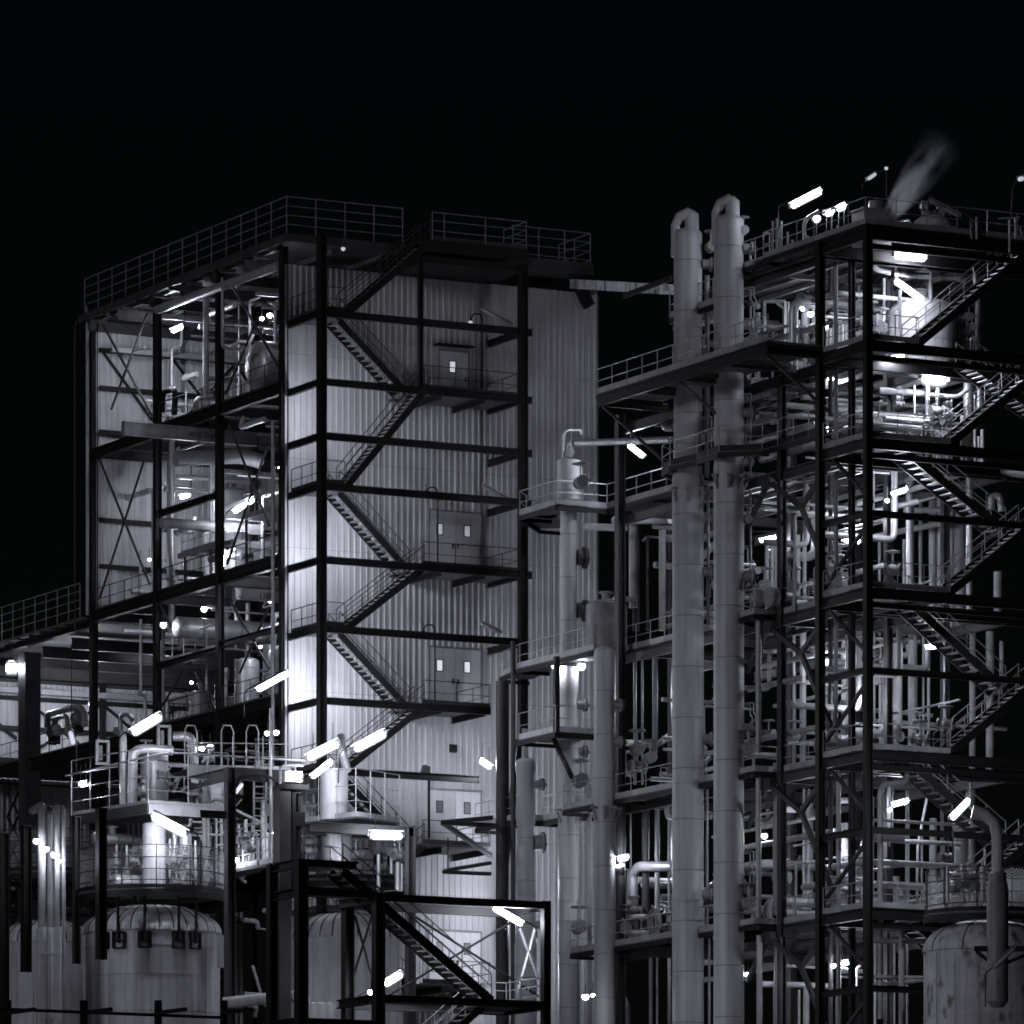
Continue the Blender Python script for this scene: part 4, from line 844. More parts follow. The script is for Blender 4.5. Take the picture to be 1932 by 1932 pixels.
q = at('i',1130,685,DF-.6); g = M(); g.ib((q.x,a.y,q.z),(a.x-.2,a.y,q.z),.2,.3,.02); g.build('lower_beam', 'dark steel paint', PT)
# bundle of vertical pipes on the left
for k, (x, r, y0, D, lab) in enumerate(((252,.16,640,DF-2,'fattest and leftmost'),(300,.13,655,DF-1.2,'second from the left, dark'),(347,.12,650,DF-2,'middle'),(325,.10,660,DF-.8,'rear, half hidden'),(383,.08,650,DF-2,'slimmest, rightmost'))):
    a = at('i',x,y0+60,D); e = V((a.x+.55,a.y+2.2,a.z+.55))
    pipe([e, V((a.x,a.y,a.z+.55)), a-V((0,0,3)), a-V((0,0,9)), V((a.x,a.y,5))], r, 'vertical pipe in the bundle before the far left tank, '+lab, 'pipe paint' if k%2==0 else 'grey machinery paint', .35, group='vertical pipe bundle')
    g = M()
    if k < 3: vvessel((a.x,a.y,12), r+.07, at('i',x,1340,D).z-12-.1, 'thick lagged lower part of the bundle pipe, '+lab, 'vessel paint', 5, .05, 'lagging', 'lagging', 'pipe lagging', False)
# big white bent pipes above the tank
pipe([at('i',740,620,DF+2), at('i',740,200,DF+2), at('i',740,190,DF+2)+V((.6,2,.4))], .145, 'tall white vertical pipe left of the shiny wide cylinder', 'bright pipe sheet', .3)
pipe([at('i',797,610,DF+1.6), at('i',797,275,DF+1.6), at('i',1040,290,DF+1.6)], .2, 'fat white bent pipe turning right above the shiny wide cylinder', 'bright pipe sheet', .5)
pipe([at('i',1040,205,DF+4), at('i',1150,200,DF+4), at('i',1165,370,DF+4)], .2, 'white bent pipe behind the hooped ladder rails', 'bright pipe sheet', .5)
pipe([PD(Q('i',395,440),DF+3.5), PD(Q('i',1000,300),DF-.8), PD(Q('i',1830,350),DF+1.2)], .045, 'long pale handrail pipe kinked above the full tank', 'galvanised steel', .1)
for k, (x, y) in enumerate(((615,300),(985,210))):
    p = at('i',x,y,DF+2.5); t = thing('bracket_box', ('left','right')[k]+' white open box bracket above the full tank', 'bracket', p)
    g = M()
    for sx in (-.25,.25): g.bar(p+V((sx,0,-.45)), p+V((sx,0,.45)), .1, .12)
    for sz in (-.45,.45): g.bar(p+V((-.3,0,sz)), p+V((.3,0,sz)), .12, .1)
    g.build('bracket_body', 'bright pipe sheet', t)
    g = M(); g.bar(p+V((0,.2,-.3)), p+V((0,.2,.3)), .15, .1); g.build('plate', 'pipe paint', t)
# control panels with handwheel right of the shiny cylinder
P = at('n',1090,960,DF+2.2); t = thing('control_cabinet', 'bright valve panel with a round handwheel left of the dark portal', 'cabinet', P-V((0,0,1.5)))
g = M(); g.box(P,(.85,.25,1.2)); g.build('panel', 'vessel paint', t); g = M(); g.box(P+V((-.05,-.16,.05)),(.45,.05,.5)); g.build('cover', 'bright pipe sheet', t)
w = at('n',1115,1095,DF+1.6); g = M(); g.tube([w+V((.34*math.cos(i*PI/8),-.12*math.cos(i*PI/8),.34*math.sin(i*PI/8))) for i in range(17)], .035, 6)
for k in range(3): g.bar(w-V((.33*math.cos(k*PI/3),0,.33*math.sin(k*PI/3))), w+V((.33*math.cos(k*PI/3),0,.33*math.sin(k*PI/3))), .03, .03)
g.build('handwheel', 'galvanised steel', t)
pp = at('n',985,880,DF+1.8); pipe([V((pp.x,pp.y,zg1)), pp, pp+V((-.2,0,.25)), pp+V((-.5,.2,.3))], .11, 'upright grey pipe between the valve panel and the guard ring', 'pipe paint', .2)
# cluster of thin uprights and ladder between portal and mast
CL = thing('caged_ladder', 'white caged ladder behind the dark portal', 'ladder', at('p',400,1300,DF+3))
a = at('p',345,640,DF+3); 
for dx in (0,.55):
    g = M(); q = at('p',350,400,DF+3); g.tube([V((q.x+dx,q.y,at('p',350,1300,DF+3).z)), V((q.x+dx,q.y,q.z))], .045, 6); g.build('rail', 'galvanised steel', CL)
for k in range(14):
    z0 = at('p',350,1300,DF+3).z+k*.3+.2; g = M(); g.tube([(q.x,q.y,z0),(q.x+.55,q.y,z0)], .02, 6); g.build('rung', 'galvanised steel', CL)
for k in range(4):
    z0 = at('p',350,650,DF+3).z+k*.45; g = M(); g.tube([V((q.x,q.y,z0)), V((q.x-.15,q.y-.5,z0)), V((q.x+.28,q.y-.8,z0)), V((q.x+.7,q.y-.5,z0)), V((q.x+.55,q.y,z0))], .025, 6); g.build('cage_hoop', 'galvanised steel', CL)
for k, (x, y0, y1, r, D) in enumerate(((270,850,1200,.07,DF+2),(330,980,1290,.06,DF+2.2),(390,1050,1290,.06,DF+1.5),(485,980,1260,.07,DF+1.5),(440,660,1280,.11,DF+4),(515,-250,1280,.06,DF-.5),(565,1100,1280,.05,DF+2),(245,1150,1310,.06,DF+1),(300,1100,1290,.08,DF+3),(200,900,1280,.04,DF+3))):
    a = at('p',x,y0,D); pipe([a, V((a.x,a.y,at('p',x,y1,D).z))], r, f'thin upright pipe between the dark portal and the mast, number {k+1} of ten', 'bright pipe sheet', group='upright pipes behind the portal')
for k, (x, y, r) in enumerate(((215,1060,.12),(230,1165,.14),(310,1130,.15),(560,760,.18),(760,430,.15),(330,1000,.1))):
    valve(at('p',x,y,DF+1.8), (1,.2,0), r, f'bright valve among the upright pipes behind the portal, number {k+1} of six', 'valves behind the portal')
fd = thing('guarded_deck', 'small curved deck with pale toe board between the portal and the mast', 'deck', at('p',400,1330,DF+1))
a, bb = at('p',165,1345,DF+1), at('p',500,1310,DF-1.5); bb.z = a.z
g = M(); g.plate([(a.x,a.y),(bb.x,bb.y),(bb.x+.8,bb.y+2.6),(a.x+1.2,a.y+2.4)], a.z-.1, a.z); g.build('deck', 'floor plate', fd); rail(fd, [a, bb], 1.05, 1.0, (.5,), .22, 'galvanised steel')
# dark mast with box top
a = at('i',1745,500,DF-3); t = thing('filter_mast', 'tall dark rectangular mast topped by a small pale box, left of the round platform', 'mast', (a.x,a.y,0))
g = M(); zb = at('i',1700,1135,DF-3).z; g.bx(a.x-.62,a.x-.12,a.y-.3,a.y+.3,zb-6,a.z-.2); g.build('mast_body', 'dark steel paint', t)
g = M(); g.bx(a.x-.03,a.x+.12,a.y-.25,a.y+.35,zb,a.z); g.bx(a.x+.3,a.x+.42,a.y-.1,a.y+.2,zb+.3,a.z-.3); g.build('side_channel', 'black steel paint', t)
g = M(); g.bx(a.x-.55,a.x+.6,a.y-.45,a.y+.5,a.z-.18,a.z+.02); g.build('top_plate', 'black steel paint', t)
for zq in (.25,.62): g = M(); g.bx(a.x+.1,a.x+.55,a.y-.2,a.y+.3,zb+(a.z-zb)*zq,zb+(a.z-zb)*zq+.55); g.build('clamp', 'black steel paint', t)
g = M(); g.box((a.x+.05,a.y,a.z+.35),(.75,.4,.42)); g.tube([(a.x-.5,a.y-.1,a.z),(a.x-.5,a.y-.1,a.z+.7),(a.x-.3,a.y-.1,a.z+.8),(a.x+.5,a.y-.1,a.z+.8)],.05,6); g.build('top_box', 'bright pipe sheet', t)
# round platform with the short wide vessel, right of the mast
RP = thing('round_platform', 'rounded pale platform carrying a short wide vessel and three bright lamps', 'platform', at('j',430,690,266))
zp = at('j',430,670,266).z; a, bb, cc = at('j',215,660,267), at('j',560,680,264.5), at('j',830,690,267)
P4 = [V((v.x,v.y,zp)) for v in (a,bb,cc)]
g = M(); g.plate([(v.x,v.y) for v in P4]+[(cc.x+.3,cc.y+3.2),(a.x+.8,a.y+3.2)], zp-.08, zp); g.build('deck', 'floor plate', RP)
rail(RP, P4, 1.95, 1.2, (.33,.66), .2, 'galvanised steel', .022)
g = M(); g.ib(P4[0]-V((0,0,.26)), V((P4[0].x+4.8,P4[0].y,zp-.26)), .2, .45, .03); g.build('beam', 'dark steel paint', RP)
q = at('j',897,715,265); g = M(); g.ib((q.x,q.y,0),(q.x,q.y,q.z),.34,.34,.03,(1,0,0)); g.build('post', 'dark steel paint', RP)
g = M(); g.ib((q.x-4.5,q.y,q.z-.2),(q.x+.2,q.y,q.z-.2),.25,.42,.03); g.build('beam', 'dark steel paint', RP)
b = at('j',425,640,266); vvessel((b.x,b.y,zp), .57, 2.05, 'short wide pale vessel on the rounded platform under the crossing lamps', 'vessel paint', 2, .06)
pipe([V((b.x+.55,b.y-.1,zp+2)), at('j',470,230,265.7), at('j',480,180,265.7)+V((.5,1.2,.3))], .18, 'pale upright pipe rising from the short wide vessel between the lamps', 'insulation sheet', .35)
b = at('j',440,830,268); vvessel((b.x,b.y,at('j',440,900,268).z-.3), .62, 2.3, 'pale cylinder hanging below the rounded platform behind the guard mesh', 'insulation sheet', 2, .15)
b = at('j',740,830,270); hvessel(tuple(b), .4, 1.0, 'grey drum below the bright horizontal lamp', 'pipe paint')
for k, (x, y0, y1, r) in enumerate(((300,730,880,.07),(490,730,900,.13),(245,740,880,.04),(700,880,1100,.08),(820,930,1110,.12),(845,940,1110,.05),(780,850,1000,.07),(265,560,690,.06))):
    a = at('j',x,y0,268.5); pipe([a, V((a.x,a.y,at('j',x,y1,268.5).z))], r, f'bright short pipe under the rounded platform, number {k+1} of eight', 'bright pipe sheet', group='short pipes under the rounded platform')
for k, (x, y) in enumerate(((800,860),(830,890),(560,880),(270,800),(270,860),(300,590))):
    valve(at('j',x,y,268), (1,.1,.1), .14, f'small bright valve under the rounded platform, number {k+1} of six', 'valves under the rounded platform')
# ---- black front frame with the descending stair
FT = thing('front_stair', 'black steel frame at the front with a long stair running down to the right', 'stair', at('j',700,1932,250))
D0 = 250
def fl_(x, y, D=D0): return at('j',x,y,D)
c_a, c_b, c_c, c_d = fl_(700,1120), fl_(1735,1178,), fl_(222,915,247), fl_(40,935,251.5)
y0 = c_a.y
cb = PY(Q('j',1735,1180), y0); cc = PY(Q('j',222,910), y0); cd_ = PX(Q('j',42,935), cc.x)
zt1, zt2 = c_a.z, cc.z
for p, zt, w in ((c_a,zt1,.40),(cb,zt1,.31),(cc,zt2,.42),(cd_,zt2,.36)):
    g = M(); g.ib((p.x,p.y,0),(p.x,p.y,zt),w,w,.04,(1,0,0)); g.build('column', 'black steel paint', FT)
zb_ = PY(Q('j',740,1775), y0).z
for xa, xb, zz in ((c_a.x,cb.x,zt1-.18),(c_a.x,cb.x,zb_),(cc.x,c_a.x,zt1-.1),(cc.x,fl_(550,920).x,zt2-.15),(cc.x,c_a.x,zb_-1.0)):
    g = M(); g.ib((xa+.18,y0,zz),(xb-.12,y0,zz),.3,.28,.03); g.build('beam', 'black steel paint', FT)
for zz in (zt2-.15, zt1-.1, zb_-1.0):
    g = M(); g.ib((cc.x,cc.y+.2,zz),(cc.x,cd_.y-.2,zz),.25,.34,.04); g.build('side_beam', 'black steel paint', FT)
for zz in (zt1-.18, zb_): g = M(); g.ib((c_a.x,y0+.2,zz),(c_a.x,y0+3.4,zz),.25,.34,.04); g.build('side_beam', 'black steel paint', FT); g = M(); g.ib((cb.x,y0+.2,zz),(cb.x,y0+3.4,zz),.25,.34,.04); g.build('side_beam', 'black steel paint', FT); g = M(); g.ib((c_a.x,y0+3.4,zz),(cb.x,y0+3.4,zz),.25,.34,.04); g.build('beam', 'dark steel paint', FT)
g = M(); g.bx(cc.x,fl_(550,920).x,y0,y0+3.5,zt2-.06,zt2+.0); g.build('landing', 'floor plate', FT)
pm = PY(Q('j',510,1130), y0+3.2); g = M(); g.ib((pm.x,pm.y,0),(pm.x,pm.y,zt1+.2),.4,.4,.04,(1,0,0)); g.build('column', 'black steel paint', FT)
ft = PY(Q('j',480,985), y0+.6); fb = PY(Q('j',1400,1790), y0+.6)
flight(FT, (fb.x,fb.z), (ft.x,ft.z), y0+.6, y0+1.7, 'black steel paint', 'galvanised steel', 'dark steel paint', n=24, sw=.08, sh=.36, hr=1.05)
rail(FT, [(cc.x+.1,y0+.05,zt2),(fl_(420,900).x,y0+.05,zt2)], 1.05, 1.2, (.5,), .0, 'galvanised steel')
zl = fb.z-.1; xr = cb.x
g = M(); g.bx(fb.x-.2,xr,y0+.2,y0+3.2,zl-.07,zl); g.build('landing', 'floor plate', FT)
rail(FT, [(fb.x+1.1,y0+.25,zl),(xr-.1,y0+.25,zl)], 1.05, .9, (.35,.7), .12, 'galvanised steel')
rail(FT, [(fb.x+.1,y0+3.1,zl),(xr-.1,y0+3.1,zl),(xr-.1,y0+.3,zl)], 1.05, 1.0, (.35,.7), .12, 'galvanised steel')
flight(FT, (fb.x-3.6,zl-3.2), (fb.x+.3,zl), y0+1.9, y0+3.0, 'black steel paint', 'galvanised steel', 'galvanised steel', n=14, sw=.08, sh=.3)
for a, bq in ((Q('j',740,1770),Q('j',1540,1290)),(Q('j',930,1270),Q('j',1690,1760)),(Q('j',555,1260),Q('j',660,1640)),(Q('j',660,1260),Q('j',545,1640))):
    g = M(); g.tube([PY(a,y0+3.3 if a[0]>640 else y0+1.8), PY(bq,y0+3.3 if a[0]>640 else y0+1.8)], .05, 6); g.build('brace', 'black steel paint', FT)
for a, bq in ((Q('j',1575,1340),Q('j',1690,1660)),(Q('j',1670,1340),Q('j',1560,1740))):
    g = M(); g.tube([PY(a,y0+3.3), PY(bq,y0+3.3)], .07, 6); g.build('brace', 'galvanised steel', FT)
# ---- black triangular bracket and pipes at the right of the wall
BR = thing('triangle_bracket', 'black triangular bracket jutting left below the brightly lit double door', 'bracket', PX(Q('j',1400,900),8.0))
a, bq, cq = PX(Q('j',1400,655),8.0), PX(Q('j',1395,890),8.0), None
tip = a+V((-2.2,1.1,0)); tip2 = PD(Q('j',1095,685), 286)
for u, w in ((a,tip2),(bq,tip2),(PD(Q('j',1420,705),288),tip2)): g = M(); g.bar(u, w, .16, .2); g.build('arm', 'black steel paint', BR)
pipe([PD(Q('j',1395,935),287), PD(Q('j',1150,975),286), PD(Q('j',1090,990),286), PD(Q('j',1395,1003),287)], .09, 'dark looped pipe sticking out left against the lit wall', 'dark steel paint', .3)
pipe([PD(Q('j',1130,780),286), PD(Q('j',1130,975),286)], .03, 'thin rod holding up the dark looped pipe', 'black steel paint')
fp = thing('flood_post', 'thin black post with a dark floodlight head before the lit double door', 'lamp post', PY(Q('j',1015,780),-3.3))
a = PY(Q('j',1013,780),-3.3); g = M(); g.tube([a, V((a.x,a.y,PY(Q('j',1010,345),-3.3).z)), PY(Q('j',990,340),-3.3)], .05, 6); g.build('post', 'black steel paint', fp)
q = PY(Q('j',988,370),-3.3); g = M(); g.bar(q+V((-.1,0,-.3)), q+V((.08,0,.25)), .3, .28); g.build('floodlight', 'dark steel paint', fp)
# ---- things at the lower right edge
gp = thing('vent_stack', 'gooseneck vent pipe on a dark thick stack in front of the weathered tank', 'stack', PD((1882,1900),254))
s0 = PD((1882,1690),254); g = M(); g.tube([PD((1882,1900),254), PD((1882,1890),254), PD((1882,1672),254), PD((1882,1665),254), PD((1882,1648),254), PD((1882,1645),254)], [.25,.42,.42,.36,.36,.2], 20); g.build('stack', 'grey machinery paint', gp)
g = M(); g.tube([PD((1882,1660),254), PD((1882,1580),254), PD((1876,1553),254), PD((1858,1538),254), PD((1834,1532),254)], [.23,.23,.23,.25,.3], 16); g.build('gooseneck', 'vessel paint', gp)
g = M(); g.tube([PD((1882,1652),254), PD((1882,1648),254)], [.36,.36], 16); g.build('flange', 'grey machinery paint', gp)
k1 = PD((1838,1790),254); g = M(); g.bar(k1, k1+V((2.2,-1.15,0)), .25, .2); g.bar(k1+V((.1,0,-.1)), PD((1872,1818),254), .1, .14); g.bar(k1+V((2.1,-1.1,-.1)), PD((1885,1822),254), .1, .14); g.build('support', 'black steel paint', gp)
lamp(Q('t',1550,1455), Q('t',1825,1200), 250, 'unlit slanting tube lamp on a bent black post before the weathered tank', [Q('t',1455,1930), Q('t',1455,1510), Q('t',1550,1440)], .09, 'pipe paint', 'unlit tube lamps')
for k, (x, y0, y1, r, D) in enumerate(((985,190,640,.07,256),(1170,170,640,.09,257),(1420,200,640,.14,257),(1050,260,560,.05,257.5),(1310,260,560,.06,257.5),(1250,300,640,.05,257.5),(930,250,620,.05,257))):
    a = at('t',x,y0,D); pipe([a, V((a.x,a.y,at('t',x,y1,D).z))], r, f'bright upright pipe inside the guard of the weathered tank, number {k+1} of seven', 'bright pipe sheet', group='upright pipes on the weathered tank')
for k in range(5):
    a = at('t',960,270+k*62,257.2); pipe([a, a+V((1.6+.4*(k%2),-.8,0))], .035, f'bright cross pipe inside the guard of the weathered tank, number {k+1} of five counted downward', 'bright pipe sheet', group='cross pipes on the weathered tank')
for k, (x, y) in enumerate(((950,80),(1290,330),(1180,420),(1360,440),(1080,480))):
    valve(at('t',x,y,257), (1,.1,0), .13, f'small valve on the weathered tank top, number {k+1} of five', 'valves on the weathered tank')
# fat pipe on the ground level run and dark fence at the bottom left
pipe([PD((421,1893),DF-2), PD((505,1884),DF-2), PD((545,1880),DF-3), PD((575,1882),DF-3), PD((575,1932),DF-3)], .24, 'fat lagged pipe bending down at the bottom beside the full tank', 'vessel paint', .5)
for k in range(3):
    c = PD((590+k*16,1895),DF-3); g = M(); g.lathe(c-V((0,0,2)), [(.26,0),(.26,1.9),(.2,2.05),(.001,2.1)], 16); one(g, 'bottle', 'vessel paint', f'round topped pale bottle beside the fat lagged pipe, {("left","middle","right")[k]} of three', 'bottle', 'round topped bottles')
FE = thing('fence', 'dark pipe fence with stub arms crossing the bottom left corner', 'fence', PD((215,1932),236))
yf = PD((157,1900),236).y; q0, q1 = PY(Q('i',-100,1838),yf), PY(Q('i',1340,1900),yf); q1.z = q0.z
g = M(); g.tube([q0,q1], .06, 8); g.build('top_rail', 'black steel paint', FE)
g = M(); g.tube([q0-V((0,0,1.4)),q1-V((0,0,1.4))], .06, 8); g.build('lower_rail', 'black steel paint', FE)
for k, x in enumerate((45,503,950,1345,)):
    a = PY(Q('i',x,1790),yf); g = M(); g.bar((a.x,a.y,0),(a.x,a.y,a.z),.22,.2); p_ = g.build('post', 'black steel paint', FE)
    g = M(); g.bar((a.x,a.y,a.z-.45),(a.x+.2,a.y-2.,a.z-.45),.1,.14); g.build('stub_arm', 'black steel paint', p_)
# ================================================================ lamps that are lit
DA = 303; DB = 276; D5 = 262
def L(c, x0, y0, x1, y1, w, lab, arm=None, r=.1, br='lamp tube', **k): return lamp(Q(c,x0,y0), Q(c,x1,y1), w, lab, [Q(c,*p) for p in arm] if arm else None, r, br, **k)
L('a',712,1022,800,985,DA+3,'short bright tube lamp hanging under the roof of the open top storey',[(808,840),(808,975)],.12)
L('e',1170,500,1245,475,DA+6,'short bright tube lamp hung from two rods in the second storey',[(1245,140),(1245,470)],.12)
L('e',1520,595,1660,505,DA-2,'slanting tube lamp in the second storey before the thin braces',[(1465,640),(1470,600),(1520,560)],.12)
L('e',1510,828,1595,795,DA,'small tube lamp below the mezzanine near the third open column',None,.11)
L('e',1742,1175,1835,1150,DA-6,'tube lamp touching the wall corner below the short hoist beam',None,.12)
L('e',1672,1755,1885,1640,286,'long slanting tube lamp with a bent arm left of the wall corner',[(1590,1930),(1590,1770),(1610,1745),(1880,1612)],.13)
L('i',790,190,975,80,D5-2,'long bright slanting tube lamp on a curved arm above the fat white bent pipe',[(715,450),(715,215),(735,190),(790,160)],.19)
L('i',475,498,525,488,D5+3,'short bright tube lamp left of the tall white pipe, above the pipe bundle',None,.12)
L('j',255,295,460,190,D5,'upper left of three crossing tube lamps over the short wide vessel',None,.19)
L('j',285,410,415,305,D5-4,'lower left of three crossing tube lamps over the short wide vessel',[(220,420),(285,385)],.12)
L('j',545,240,750,130,D5,'right and longest of three crossing tube lamps over the short wide vessel',[(452,440),(455,265),(480,235),(545,200)],.19)
L('j',1325,300,1400,350,293,'short slanting tube lamp by the thick dark leg above the lit double door',None,.14,'lamp tube strong')
L('j',640,765,855,770,D5+1,'bright level tube lamp under the rounded platform beam',None,.19)
L('j',1405,1210,1595,1320,D5-8,'slanting tube lamp under the black front frame near its right column',[(1680,1400),(1675,1330),(1595,1290)],.13)
L('j',730,1695,850,1620,D5-10,'slanting tube lamp near the foot of the black front frame',[(570,1760),(720,1680)],.16)
L('i',910,685,1120,795,D5-2,'thick bright tube lamp sloping down to the right across the guard ring',[(1205,1090),(1205,830),(1185,790),(925,645)],.2)
L('i',1412,548,1458,488,D5+2,'dim short tube lamp standing upright right of the dark portal post',None,.08,'lamp dim')
L('m',825,1440,870,1600,D5+6,'dim upright tube lamp below the annex machine',[(900,1930),(900,1580),(860,1420)],.10,'lamp dim')
L('m',110,700,160,700,319,'bright box lamp behind the far left pillar under the tray',None,.33,'lamp tube big')
L('o',172,1332,180,1296,322,'upright tube lamp half hidden behind the far left column before the annex wall',None,.12)  # this and the next hidden lamps are added to brighten walls and bays
L('o',60,1330,66,1300,321,'upright tube lamp hidden behind the thick far left pillar',None,.12)
L('o',300,1300,308,1270,318,'upright tube lamp hidden behind the second open column in the middle storey',None,.12)
L('o',420,1075,424,1040,305,'upright tube lamp hidden behind the third open column in the second storey',None,.12)
L('o',294,700,298,665,306,'upright tube lamp hidden behind the second open column in the top storey',None,.12)
L('o',946,1660,949,1625,293,'upright tube lamp hidden behind the thick dark leg before the lit wall',None,.13,'lamp tube strong')
L('o',946,1830,949,1795,293,'lower upright tube lamp hidden behind the thick dark leg near the bottom',None,.13,'lamp tube strong')
L('o',1000,1760,1006,1725,293,'upright tube lamp hidden behind the stepped slim column',None,.13)
# hidden lamps on the stair corner column that wash the wall
for k, y in enumerate((775,1030,1300)):
    a = PY((612,y), -3.1); t = thing('wall_light', f'narrow upright light behind the stair corner column, {("top","middle","lowest")[k]} of three', 'lamp', a, 'narrow lights on the stair column')
    g = M(); h_ = (.2,.36,.55)[k]; g.tube([a-V((0,0,h_)), a+V((0,0,h_))], .07, 8); g.build('lamp_tube', 'wall light', t)
    g = M(); g.bar(a+V((-.11,-.02,-.5)), a+V((-.11,-.02,.5)), .05, .1); g.build('lamp_back', 'dark steel paint', t)
B = lambda c,x,y,w,lab,r=.11,**k: bulb(Q(c,x,y), w, lab, r, **k)
B('a',1500,620,294.5,'round lamp at the wall corner just under the roof')
B('a',1355,928,300,'left of two round lamps above the shiny top floor drum'); B('a',1410,905,300,'right of two round lamps above the shiny top floor drum',.13)
B('e',1835,312,294.5,'round lamp at the wall corner beside the second storey')
B('e',1065,1325,301,'round lamp right of the second open column above the small squat tank',.16)
B('e',1330,1222,303,'round lamp against the long horizontal duct drum',.15)
B('i',1212,275,D5+4,'left of two round lamps beside the hooped ladder rails',.13); B('i',1262,268,D5+4,'right of two round lamps beside the hooped ladder rails',.14)
B('i',1605,185,280,'left of two round lamps left of the wall foot',.12); B('i',1660,180,280,'right of two round lamps left of the wall foot',.13)
for k, (x, y, r) in enumerate(((220,832,.14),(280,880,.12),(325,916,.14),(364,952,.08))): B('i',x,y,D5-2.6,'small round lamp on the vertical pipe bundle, '+('topmost','second from the top','third from the top','faintest and lowest')[k],r)
B('i',1422,946,D5+.5,'round lamp low behind the dark portal post',.13); B('i',1655,785,D5+2,'round lamp left of the dark mast',.13)
B('j',656,1735,D5-11,'round lamp left of the lower slanting lamp at the foot of the black front frame',.15)
# right hand structure
L('d',190,555,425,435,272,'long bright tube lamp high above the roof, left of the steam',[(100,860),(100,530),(190,540)],.15)
L('d',445,612,515,590,272,'middle of three short roof lamps below the long tube lamp',None,.14); L('d',535,578,605,545,272,'right of three short roof lamps below the long tube lamp',None,.14)
B('d',385,640,272,'left, roundest of three short roof lamps below the long tube lamp',.17)
L('d',765,350,830,305,268,'faint tube lamp on a dark arm beside the steam plume',[(725,420),(730,380),(905,262)],.07,'lamp dim'); B('d',905,265,268,'small round lamp at the tip of the dark arm beside the steam',.08,bright='lamp dim')
L('d',1225,505,1450,625,266,'unlit tube lamp above the bolted dome on the roof',[(1545,760),(1535,640),(1500,605),(1225,470)],.08,'pipe paint',group='unlit tube lamps')
L('d',960,922,1200,942,('Y',-33.9),'bright level tube lamp under the roof of the right stair tower',None,.15,'lamp tube big')
L('d',965,1105,1175,1255,('Y',-32.2),'bright tube lamp sloping to the right in front of the rounded roof tank',None,.12,'lamp tube big')
L('d',110,1182,240,1140,278,'bright tube lamp in the top storey right of the second tall column',None,.13)
L('d',275,1135,390,1118,282,'flat faint tube lamp next to the bright one in the top storey',None,.11,'lamp dim')  # dim reflection panel drawn as a weakly emissive tube
B('d',280,1312,277,'left of two round lamps low in the top storey',.1); B('d',340,1352,276,'right of two round lamps low in the top storey',.14); B('d',472,1435,274,'round lamp right of the inner black column in the top storey',.15)
L('d',910,1700,1035,1672,('Y',-33.6),'bright short tube lamp below the fifth landing of the right stair tower',None,.13); B('d',910,1757,269,'small round lamp below the short tube lamp of the fifth landing',.1)
L('d',1160,1832,1360,1850,('Y',-33.0),'huge bright lamp glowing in the fourth storey of the right structure',None,.30)
B('d',490,1830,273,'left of two round lamps in the fourth storey near the inner black column',.16); B('d',562,1815,274,'right of two round lamps in the fourth storey near the inner black column',.15)
B('h',556,550,273,'single round lamp above the fourth landing near the inner black column',.15)
L('h',990,1012,1105,978,('Y',-33.2),'tube lamp with a ring bracket beneath the fourth landing',None,.13); B('h',965,1056,270,'small round lamp below the ring bracket',.1)
L('h',668,1198,768,1165,274,'tube lamp left of the black corner column in the third storey',None,.13)
L('h',62,1345,180,1320,280,'tube lamp above the round pump right of the second tall column',[(-5,1275),(180,1275),(182,1310)],.10)
L('h',650,1343,705,1335,276,'left of two short lamps in the third storey by the black corner column',None,.10); B('h',755,1342,276,'right, rounder of two short lamps in the third storey by the black corner column',.13)
L('o',1745,1222,1770,1220,272,'small tube lamp in the second storey of the right structure below the third landing',None,.10)
L('l',1110,580,1220,552,272,'tube lamp with a small round companion in the lowest full storey of the right structure',None,.11); B('l',1100,607,272,'small round lamp under the tube lamp of the lowest full storey',.1)
L('l',1480,668,1595,548,258.6,'bright steep tube lamp beside the gooseneck vent pipe',[(1490,930),(1490,690)],.14,'lamp tube strong')
L('k',800,945,872,932,283,'short bright tube lamp between slim and tall columns above the big pale bend',None,.13)
B('k',1685,802,276,'round lamp right of the pale riser below the second lowest walkway',.14); B('k',1588,1635,274,'box lamp at the right edge of the second tall column near the bottom',.14)
B('k',610,1768,280,'round lamp between the slim columns near the bottom',.16); B('k',655,1758,280,'small round lamp right of the round one near the bottom',.09)
B('l',752,1570,272,'left of two lamps low behind the black corner column',.12); L('l',795,1560,855,1552,272,'right, longer of two lamps low behind the black corner column',None,.11)
B('g',815,342,287,'round lamp at the head of the slanting tube lamp by the horizontal column pipe',.13)
L('g',850,385,965,475,287,'slanting tube lamp in the dark gap below the horizontal column pipe',None,.12)
B('o',1049,1257,288.2,'left of two lamps over the bright slim column below the third walkway',.2); B('o',1097,1257,288.2,'right of two lamps over the bright slim column below the third walkway',.2)
L('d',1885,350,1935,340,266,'faint lamp head cut off at the right edge above the roof',[(1835,640),(1850,400),(1885,345)],.09,'lamp dim')
L('o',1637,1345,1637,1305,272,'upright tube lamp hidden behind the black corner column in the second storey',None,.07)  # from here on, unseen lamps added to brighten the storeys of the right structure
L('o',1547,1600,1547,1560,274,'upright tube lamp hidden behind the inner black column in the lowest full storey',None,.07)
L('o',1547,1260,1547,1220,275,'upright tube lamp hidden behind the inner black column in the second storey',None,.07)
L('o',1637,1850,1637,1810,270,'upright tube lamp hidden behind the black corner column near the bottom',None,.07)
L('o',1300,1330,1300,1290,288,'upright tube lamp hidden behind the first tall column under the third walkway',None,.11)
L('o',1300,1620,1300,1580,288,'upright tube lamp hidden behind the first tall column above the lowest walkway',None,.11)
